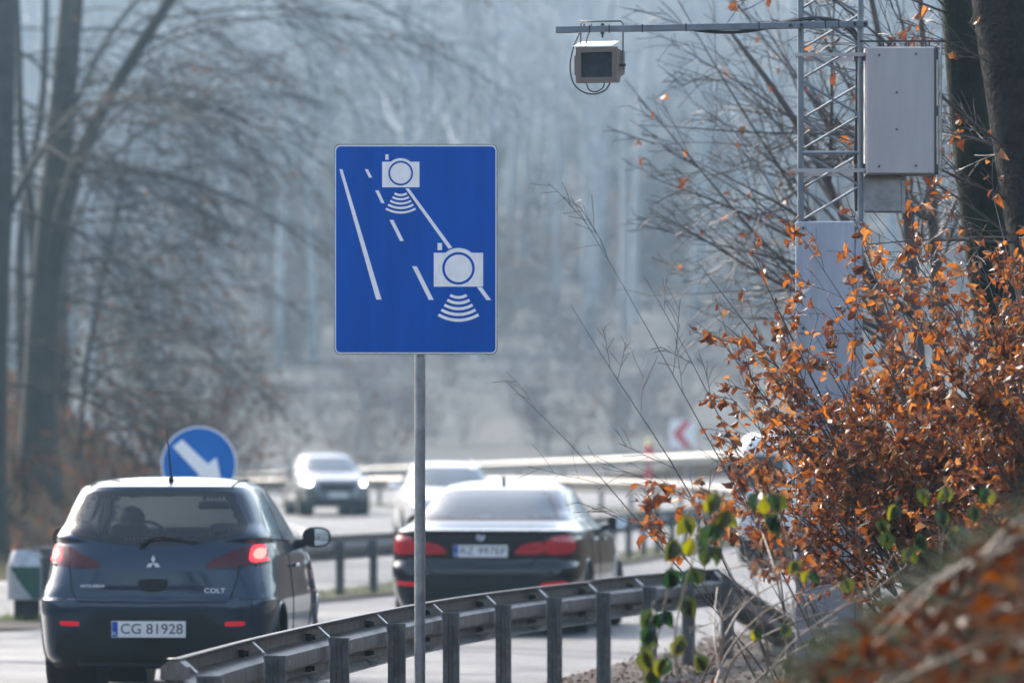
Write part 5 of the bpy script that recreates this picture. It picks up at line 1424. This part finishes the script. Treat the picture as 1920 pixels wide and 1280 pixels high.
# shrubs on the left bank, each with some rusty leaves
SH = Spec(levels=2, seg=[7, 5, 3], wig=[.08, .13, .18], grav=[-.01, -.03, -.05], sides=[5, 3, 3], taper=.3, rmin=.004, count=[11, 7], t0=[.15, .1], ang=[(20, 50), (25, 55)], ratio=[.5, .5], rr=[.5, .5], flat=[0, 0], leaflev=1, leafsize=.10)
for k, (px, Y, h, dens, lab) in enumerate([(10, 92, 1.2, 1.0, 'rusty leaved shrub at the left edge below the trunks'), (215, 100, 2.4, 1.2, 'twiggy shrub with a few orange leaves just left of the round blue sign'), (300, 112, 3.2, .7, 'tall thin brown shrub rising behind the round blue sign'), (420, 128, 3.2, .8, 'grey misty shrub right of the round blue sign, above the silver car'), (125, 108, 3.6, .9, 'brown brushwood behind the foot of the big left trunk'), (360, 120, 4.2, .6, 'tall bare brushwood directly above the round blue sign')]):
    x = (px - 960) / F * Y; base = Vector((x, Y, gz(x, Y))); rng = random.Random(60 + k)
    t = thing('bare_shrub', lab, 'shrub', base); b, l = MB(), MB()
    for i in range(9): branch(b, Vector((rng.uniform(-.5, .5), rng.uniform(-.4, .4), -.1)), Vector((rng.uniform(-.6, .6), rng.uniform(-.6, .6), 1)), h * rng.uniform(.7, 1.15), .022, 0, SH, rng, l, dens)
    b.build('stems', M['twig_dark'], t, True); l.build('foliage', M['bank_leaf'], t)

# ---- dark leaning trunks on the right
RB = Spec(levels=2, seg=[8, 6, 4], wig=[.06, .10, .14], grav=[-.012, -.02, -.03], sides=[6, 4, 3], taper=.22, rmin=.0028, count=[10, 6], t0=[.2, .15], ang=[(18, 45), (20, 50)], ratio=[.45, .5], rr=[.5, .55], flat=[0, 0], leaflev=1, leafsize=.07)
custom_tree('mossy_tree', 'dark mossy tree trunk leaning behind the right edge of the grey cabinet', None,
            [(1935, 1010), (1905, 800), (1872, 600), (1838, 380), (1815, 200), (1798, 0), (1786, -220), (1775, -420)], 35.5, [.20, .175, .15, .135, .12, .108, .10, .08], [],
            left_boughs(5, -1, (1.0, 2.0), (.008, .014), (.35, .95), (0,), (.2, .7)), 21, M['bark_dark'], M['twig'], RB, .4, M['beech_leaf'])
custom_tree('rough_tree', 'thick dark rough trunk at the right edge of the photo', None,
            [(2085, 1000), (2040, 760), (1985, 480), (1940, 220), (1902, 0), (1878, -200), (1850, -420)], 34.6, [.33, .31, .29, .275, .26, .24, .2], [],
            left_boughs(7, -1, (.9, 1.8), (.008, .014), (.35, .8), (0,), (-.1, .6)), 22, M['bark_black'], M['twig'], RB, 1.2, M['beech_leaf'])

def aimed(b, p0, p1, r, S, rng, sag=.12, lv=None, dens=0.0, lev=0, kids=None, wob=.03, u0=.18):
    """a bough that runs from p0 to p1 in a shallow arch and carries side twigs"""
    n = 14; L = (p1 - p0).length; pts = []
    a1, a2 = rng.uniform(0, 6), rng.uniform(0, 6)
    for i in range(n + 1):
        u = i / n; q = p0.lerp(p1, u); q.z += sag * L * math.sin(math.pi * u) * (1 - .3 * u)
        q += Vector((math.sin(u * 7 + a1), math.cos(u * 6 + a2), math.sin(u * 9 + a2))) * wob * L * .25 * u * (1 - u) * 2
        pts.append(q)
    rad = [max(.0016, r * (1 - .88 * (i / n) ** .8)) for i in range(n + 1)]
    b.tube(pts, rad, 6, cap=False)
    kids = kids if kids is not None else S.count[0]
    for k in range(kids):
        u = rng.uniform(u0, .97) * n; i = int(u); w = pts[i].lerp(pts[i + 1], u - i); dd = (pts[i + 1] - pts[i]).normalized()
        ax = dd.cross(vrand(rng)); ax.normalize(); nd = Matrix.Rotation(R(rng.uniform(*S.ang[0])), 3, ax) @ dd
        branch(b, w, nd, L * S.ratio[0] * (1.05 - .75 * u / n) * rng.uniform(.5, 1.2), max(S.rmin, rad[i] * .55), 1, S, rng, lv, dens)
    return pts
# ---- bare tree behind the mast, boughs sweeping up to the left
def arch_tree():
    rng = random.Random(31); Y = 43.0
    base = at(1730, 1000, Y); base.z = gz(base.x, base.y)
    t = thing('bare_tree', 'leafless tree behind the lattice mast with fine boughs sweeping to the upper left', 'tree', base)
    b = MB(); st = []
    for tr in ([(1735, 1060), (1728, 800), (1715, 560), (1690, 330), (1650, 80), (1600, -160)], [(1745, 1060), (1760, 700), (1750, 420), (1735, 150), (1715, -150)], [(1725, 1060), (1690, 760), (1640, 560), (1570, 380), (1480, 210), (1370, 60)]):
        pts = [at(x, y, Y) - base for x, y in tr]; pts[0].z = -.2
        st.append(ptube(b, pts, [.06, .052, .045, .036, .026, .014], 9))
    b.build('trunk', M['twig'], t, True)
    b = MB(); lv = MB()
    S = Spec(**RB.__dict__); S.count = [11, 5]; S.rmin = .0026; S.leafsize = .07
    tips = [(1180, 150), (1195, 235), (1215, 330), (1200, 420), (1235, 60), (1262, -20), (1330, -60), (1240, 500), (1290, 180), (1300, 300), (1250, 275), (1400, -80), (1460, -120), (1280, 420), (1350, 110), (1380, 260), (1420, 20), (1225, 390), (1340, 520), (1500, -60), (1560, -100), (1400, 420)]
    for i, (x, y) in enumerate(tips):
        sp = st[i % 3]; u = rng.uniform(.30, .72); p0 = sp[int(u * (len(sp) - 1))]
        p1 = at(x + rng.uniform(-10, 10), y, Y + rng.uniform(-1.8, 1.8)) - base
        aimed(b, p0, p1, rng.uniform(.016, .026), S, rng, rng.uniform(-.10, .07), lv, .12)
    for (x, y) in [(1690, -80), (1780, -60), (1800, 100), (1880, 40), (1850, 250), (1650, -100), (1790, 330), (1740, 40), (1900, 160)]:
        sp = rng.choice(st); p0 = sp[int(rng.uniform(.3, .7) * (len(sp) - 1))]
        aimed(b, p0, at(x, y, Y + rng.uniform(-1.2, 1.2)) - base, rng.uniform(.012, .02), S, rng, rng.uniform(-.05, .08), lv, .25)
    b.build('branches', M['twig'], t, True); lv.build('foliage', M['beech_leaf'], t)
arch_tree()

# ---- copper leaved beech shrubs
def beech(label, base_px, Y, tips, seed, dens, S, r=(.010, .017), sag=(-.02, .10), kids=12, name='beech_shrub', dY=1.2, leafm='beech_leaf', u0=.3):
    rng = random.Random(seed); base = at(base_px[0], base_px[1], Y); base.z = gz(base.x, base.y)
    t = thing(name, label, 'shrub', base); b, lv = MB(), MB()
    for x, y, dm in tips:
        p0 = Vector((rng.uniform(-.35, .35), rng.uniform(-.35, .35), -.08))
        p1 = at(x + rng.uniform(-12, 12), y + rng.uniform(-12, 12), Y + rng.uniform(-dY, dY)) - base
        aimed(b, p0, p1, rng.uniform(*r), S, rng, rng.uniform(*sag), lv, dens * dm, kids=kids, u0=u0)
    b.build('stems', M['twig'], t, True); lv.build('foliage', M[leafm], t)
    return t
BS = Spec(levels=2, seg=[8, 6, 4], wig=[.06, .10, .14], grav=[-.01, -.015, -.03], sides=[6, 4, 3], taper=.25, rmin=.0016, count=[12, 6], t0=[.2, .2], ang=[(15, 45), (20, 50)], ratio=[.30, .5], rr=[.5, .55], flat=[0, 0], leaflev=1, leafsize=.058)
beech('orange leaved beech shrub in front of the mast column', (1850, 1200), 31.2,
      [(1315, 480, .35), (1345, 590, .55), (1350, 725, .8), (1420, 470, .5), (1500, 440, .5), (1370, 820, .8), (1560, 560, .8), (1700, 860, 1.6), (1640, 960, 1.2), (1750, 930, 1.6), (1560, 860, 1.5), (1620, 800, 1.5), (1680, 940, 1.3), (1480, 780, 1.2), (1450, 600, .9), (1480, 700, 1.1), (1420, 760, 1.1), (1540, 680, 1.2), (1600, 640, 1.0), (1500, 820, 1.4), (1400, 880, 1.1), (1580, 780, 1.4), (1620, 740, 1.4), (1450, 910, 1.1), (1660, 660, 1.1), (1520, 930, 1.0), (1600, 880, 1.3), (1590, 360, .4), (1640, 480, .6), (1530, 620, .9), (1370, 650, .5)], 41, 19.0, BS)
beech('dense orange leaved beech shrub at the right edge, below the dark trunks', (2060, 1180), 30.0,
      [(1640, 400, .35), (1690, 420, .5), (1720, 560, .8), (1780, 600, 1.0), (1830, 560, 1.0), (1880, 480, .8), (1930, 420, .7), (1760, 700, 1.3), (1820, 720, 1.3), (1890, 640, 1.2), (1700, 760, 1.3), (1660, 820, 1.3), (1760, 830, 1.5), (1840, 820, 1.5), (1910, 760, 1.4), (1700, 900, 1.3), (1800, 900, 1.4), (1890, 880, 1.4), (1660, 560, .8), (1740, 480, .6), (1650, 950, 1.0), (1960, 560, 1.0), (1820, 420, .35), (1950, 860, 1.2), (1870, 360, .5), (1730, 980, 1.0), (1900, 950, 1.4), (1850, 980, 1.3), (1780, 880, 1.6), (1860, 760, 1.6), (1920, 700, 1.4), (1720, 690, 1.3), (1790, 780, 1.6), (1640, 760, 1.3), (1680, 860, 1.4), (1830, 900, 1.5)], 42, 19.0, BS)
beech('low copper leaved spray reaching left over the end of the near guard rail', (1620, 1190), 26.5,
      [(1200, 925, .7), (1280, 890, .8), (1345, 880, 1.0), (1400, 900, 1.1), (1330, 935, .5), (1430, 880, 1.2), (1460, 960, .8)], 43, 13.0, BS, (.005, .008), (.04, .14), 8, 'beech_spray', .6, u0=.62)
beech('thin leafless shrub with long bare twigs left of the orange shrub', (1640, 1230), 28.5,
      [(1062, 378, .03), (1066, 580, 0), (955, 716, 0), (1210, 520, .05), (1330, 545, .1)], 44, 2.0, BS, (.006, .008), (.03, .07), 5, 'bare_shrub', .4)

# ---- brambles: green and yellow leaves
def bramble(label, stems, seed, n, Y, size=.075, sprd=.05, thin=.0035):
    rng = random.Random(seed); p = at(stems[0][0][0], 1300, Y); base = Vector((p.x, Y, gz(p.x, Y)))
    t = thing('bramble', label, 'bramble', base); b, lv = MB(), MB()
    for pts in stems:
        P = [at(x, y, Y + dy) - base for x, y, dy in pts]; P = crom(P, 6)
        b.tube(P, list(np.linspace(thin * 1.3, thin * .6, len(P))), 6)
    for x, y, s in n:
        q = at(x, y, Y + rng.uniform(-.12, .12)) - base
        for k in range(2):
            d = Vector((rng.choice((-1, 1)) * rng.uniform(.1, .6), rng.uniform(-.4, .3), -1)); st = q + Vector((0, 0, size * s * .5)) + Vector((rng.uniform(-.012, .012), 0, rng.uniform(-.01, .01)))
            leaf(lv, st, d, Vector((rng.uniform(-.7, .7), -1, rng.uniform(-.1, .6))), size * s, size * s * .70, fold=rng.uniform(.1, .5), curl=.5)
            b.tube([st, st + Vector((rng.uniform(-.02, .02), 0, .03))], .0012, 4)
    b.build('stems', M['cane'], t, True); lv.build('foliage', M['bramble_leaf'], t)
bramble('hanging bramble with round green and yellow leaves in front of the guard rail end', [[(1190, 1330, 0), (1225, 1220, 0), (1250, 1120, 0), (1265, 1040, 0), (1290, 960, .1), (1350, 930, .2), (1440, 925, .3)], [(1280, 1330, 0), (1265, 1200, 0), (1285, 1100, 0), (1310, 1010, 0), (1320, 960, .1)]], 51,
        [(1278, 985, 1), (1262, 1035, 1), (1300, 1028, .9), (1325, 1045, 1), (1255, 1088, 1), (1295, 1080, .9), (1282, 1140, 1), (1225, 1165, 1), (1245, 1160, .9), (1215, 1195, 1), (1275, 1210, 1), (1205, 1235, 1), (1250, 1255, 1), (1222, 1270, 1), (1340, 945, 1), (1365, 975, 1), (1425, 940, 1), (1455, 985, 1), (1335, 1000, 1), (1450, 940, .9), (1300, 1250, .9)], 22.5, .095)
bramble('bramble with small green leaves low in front of the foot of the mast', [[(1560, 1320, 0), (1500, 1200, 0), (1480, 1100, 0), (1420, 1060, 0)], [(1640, 1320, 0), (1700, 1180, 0), (1760, 1060, 0), (1770, 960, 0)], [(1420, 1320, 0), (1470, 1220, 0), (1560, 1150, 0), (1640, 1100, 0)]], 52,
        [(1500, 1065, .9), (1580, 1100, .9), (1420, 1190, .8), (1480, 1250, .9), (1530, 1210, .8), (1545, 1215, .8), (1650, 990, 1), (1660, 1010, 1), (1720, 1020, 1.1), (1760, 970, 1.1), (1770, 930, 1), (1710, 1045, 1), (1800, 1000, 1), (1640, 1210, .8), (1560, 1270, .9), (1600, 1260, .9), (1680, 960, 1), (1820, 960, 1), (1780, 1010, 1), (1470, 1180, .8), (1740, 930, 1), (1520, 1080, .9), (1850, 930, 1), (1690, 1240, .9)], 24.0, .075)
def canes():
    rng = random.Random(55); Y = 25.0; p = at(1400, 1300, Y); base = Vector((p.x, Y, gz(p.x, Y)))
    t = thing('dry_canes', 'bundle of thin dry bramble canes arching in front of the guard rail end', 'canes', base); b = MB()
    for pts in [[(1330, 1330), (1360, 1230), (1430, 1150), (1520, 1105), (1640, 1090)], [(1345, 1330), (1380, 1230), (1480, 1170), (1600, 1130), (1700, 1060)], [(1290, 1330), (1350, 1210), (1400, 1130), (1480, 1085), (1570, 1080)], [(1400, 1330), (1440, 1250), (1420, 1150), (1350, 1060)], [(1460, 1330), (1475, 1200), (1455, 1080), (1430, 1000)], [(1370, 1330), (1340, 1200), (1345, 1100)], [(1500, 1330), (1590, 1215), (1680, 1120), (1780, 1060), (1900, 1010)], [(1640, 1330), (1760, 1190), (1880, 1120), (1960, 1080)], [(1360, 1330), (1460, 1240), (1560, 1190), (1640, 1180)]]:
        P = crom([at(x, y, Y + rng.uniform(-.5, .5)) - base for x, y in pts], 7); b.tube(P, list(np.linspace(.006, .0025, len(P))), 6)
        for k in range(5):
            i = rng.randrange(4, len(P) - 1); branch(b, P[i], Vector((rng.uniform(-.6, .6), rng.uniform(-.5, .5), rng.uniform(-.2, 1))), rng.uniform(.15, .4), .002, 1, BS, rng)
    b.build('stems', M['cane'], t, True)
canes()

# ---- litter and dry grass on the right bank
def litter():
    rng = random.Random(71); b = MB(); n = 0
    while n < 6000:
        y = rng.uniform(10.5, 34); toe = np.interp(y, TOE_R[:, 0], TOE_R[:, 1]); x = toe + rng.uniform(-.1, 3.6)
        if x / y > .12 or x / y < .02: continue
        p = Vector((x, y, gz(x, y) + rng.uniform(0, .05))); s = rng.uniform(.05, .11)
        leaf(b, p, Vector((rng.uniform(-1, 1), rng.uniform(-1, 1), rng.uniform(-.2, .7))), Vector((rng.uniform(-.6, .6), rng.uniform(-.6, .6), 1)), s, s * .62, fold=rng.uniform(.1, .5), curl=rng.uniform(-.4, 1)); n += 1
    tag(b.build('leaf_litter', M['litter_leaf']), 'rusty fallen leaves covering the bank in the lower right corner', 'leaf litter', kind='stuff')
    b = MB(); n = 0
    while n < 9000:
        y = rng.uniform(12.5, 26); toe = np.interp(y, TOE_R[:, 0], TOE_R[:, 1]); x = toe + rng.uniform(0, 3.2)
        if x / y > .12 or x / y < .02: continue
        if vnoise(np.array([x]), np.array([y]), 1.7, 3)[0] < .05: continue
        g = gz(x, y); L = rng.uniform(.10, .28); d = Vector((rng.uniform(-1, .4), rng.uniform(-.7, .7), rng.uniform(.25, 1))).normalized(); s = d.orthogonal().normalized() * .0028
        p = Vector((x, y, g - .01)); m_ = p + d * L * .55; e = p + d * L + Vector((d.x * .3, d.y * .3, -.25)) * L * .5
        b.add([p - s, p + s, m_ + s, m_ - s, e], [(0, 1, 2, 3), (3, 2, 4)]); n += 1
    tag(b.build('dry_grass', M['dead_grass']), 'grey green dry grass tufts on the lower right bank', 'grass', kind='stuff')
    b = MB()
    for k in range(46):
        y = rng.uniform(13, 20); toe = np.interp(y, TOE_R[:, 0], TOE_R[:, 1]); x = toe + rng.uniform(.9, 2.6); g = gz(x, y); a = rng.uniform(0, 6.28); L = rng.uniform(.25, .8)
        P = [Vector((x + math.cos(a) * L * u, y + math.sin(a) * L * u, 0)) for u in np.linspace(0, 1, 6)]
        for i, q in enumerate(P): q.z = gz(q.x, q.y) + .02 + .08 * math.sin(i * .6)
        b.tube(P, list(np.linspace(.008, .003, 6)), 5)
    tag(b.build('dry_stems', M['cane'], None, True), 'dry stems lying among the leaves on the lower right bank', 'stems', kind='stuff')
    # verge under the near rail: twigs, leaves and pebbles
    b = MB(); n = 0
    while n < 4500:
        y = rng.uniform(30, 60); toe = np.interp(y, TOE_R[:, 0], TOE_R[:, 1]); x = toe - rng.uniform(-.6, 2.4)
        s = rng.uniform(.02, .05)
        leaf(b, Vector((x, y, gz(x, y) + rng.uniform(.008, .03))), Vector((rng.uniform(-1, 1), rng.uniform(-1, 1), rng.uniform(-.1, .5))), Vector((rng.uniform(-.5, .5), rng.uniform(-.5, .5), 1)), s, s * .6, fold=rng.uniform(.1, .5), curl=rng.uniform(-.3, 1)); n += 1
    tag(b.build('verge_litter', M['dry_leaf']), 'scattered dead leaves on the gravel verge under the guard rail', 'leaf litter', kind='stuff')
    b = MB(); n = 0
    while n < 5000:
        i = rng.randrange(len(MEDIAN) - 12); x = MEDIAN[i][0] + rng.uniform(-.5, .5); y = MEDIAN[i][1] + rng.uniform(-.8, .8)
        g = zf(x, y) + .01; L = rng.uniform(.05, .14); d = Vector((rng.uniform(-.6, .6), rng.uniform(-.6, .6), 1)).normalized(); s = Vector((.004, 0, 0)); p = Vector((x, y, g))
        b.add([p - s, p + s, p + d * L], [(0, 1, 2)]); n += 1
    tag(b.build('median_grass', M['green_grass']), 'short green grass growing along the median guard rail', 'grass', kind='stuff')
    # left bank: moss, grass and leaves
    b = MB(); n = 0
    while n < 9000:
        y = rng.uniform(68, 118); x = rng.uniform(-15, -5)
        if -ldist(x, y) < 1.5: continue
        s = rng.uniform(.07, .15)
        leaf(b, Vector((x, y, gz(x, y) + rng.uniform(.0, .05))), Vector((rng.uniform(-1, 1), rng.uniform(-1, 1), rng.uniform(-.2, .6))), Vector((rng.uniform(-.6, .6), rng.uniform(-.6, .6), 1)), s, s * .6); n += 1
    tag(b.build('bank_leaves', M['bank_leaf']), 'brown leaves on the slope of the left bank', 'leaf litter', kind='stuff')
litter()

# ---------------------------------------------------------------- every loose piece of these small parts becomes a part of its own
def split_pieces(names):
    for o in [o for o in list(COL.objects) if o.type == 'MESH' and o.name.split('.')[0] in names]:
        bm = bmesh.new(); bm.from_mesh(o.data); bm.verts.ensure_lookup_table(); bm.faces.ensure_lookup_table()
        seen = set(); groups = []
        for f in bm.faces:
            if f.index in seen: continue
            st = [f]; seen.add(f.index); g = []
            while st:
                q = st.pop(); g.append(q)
                for v in q.verts:
                    for h in v.link_faces:
                        if h.index not in seen: seen.add(h.index); st.append(h)
            groups.append(g)
        if len(groups) > 1:
            for g in groups:
                b = MB(); idx = {}
                for f in g:
                    for v in f.verts:
                        if v.index not in idx: idx[v.index] = len(b.v); b.v.append(tuple(v.co))
                    b.f.append(tuple(idx[v.index] for v in f.verts)); b.m.append(f.material_index)
                n = b.build(o.name.split('.')[0], list(o.data.materials), o.parent, g[0].smooth, 40); n.matrix_local = o.matrix_local.copy()
            bpy.data.objects.remove(o)
        bm.free()
split_pieces({'arch_lip', 'panel_gap', 'dashed_line', 'edge_line', 'cable_tie', 'bolt_slots', 'rivets', 'exhaust_tips', 'screw', 'bolt', 'cable', 'clamp', 'side_strut', 'door_handle', 'roof_strip', 'rear_headrest', 'roof_rail', 'leg_tubes'})

# ---------------------------------------------------------------- haze
def build_haze():
    b = MB(); b.box((0, 495, 57), (1060, 1330, 150))
    m = bpy.data.materials.new('morning_haze'); m.use_nodes = True
    nt = m.node_tree; nt.nodes.remove(nt.nodes['Principled BSDF'])
    pv = nt.nodes.new('ShaderNodeVolumePrincipled'); pv.inputs['Color'].default_value = HAZE_COLOR
    pv.inputs['Density'].default_value = HAZE_DENSITY; pv.inputs['Anisotropy'].default_value = HAZE_ANISO
    nt.links.new(pv.outputs[0], nt.nodes['Material Output'].inputs['Volume'])
    tag(b.build('haze', m), kind='stuff')
build_haze()
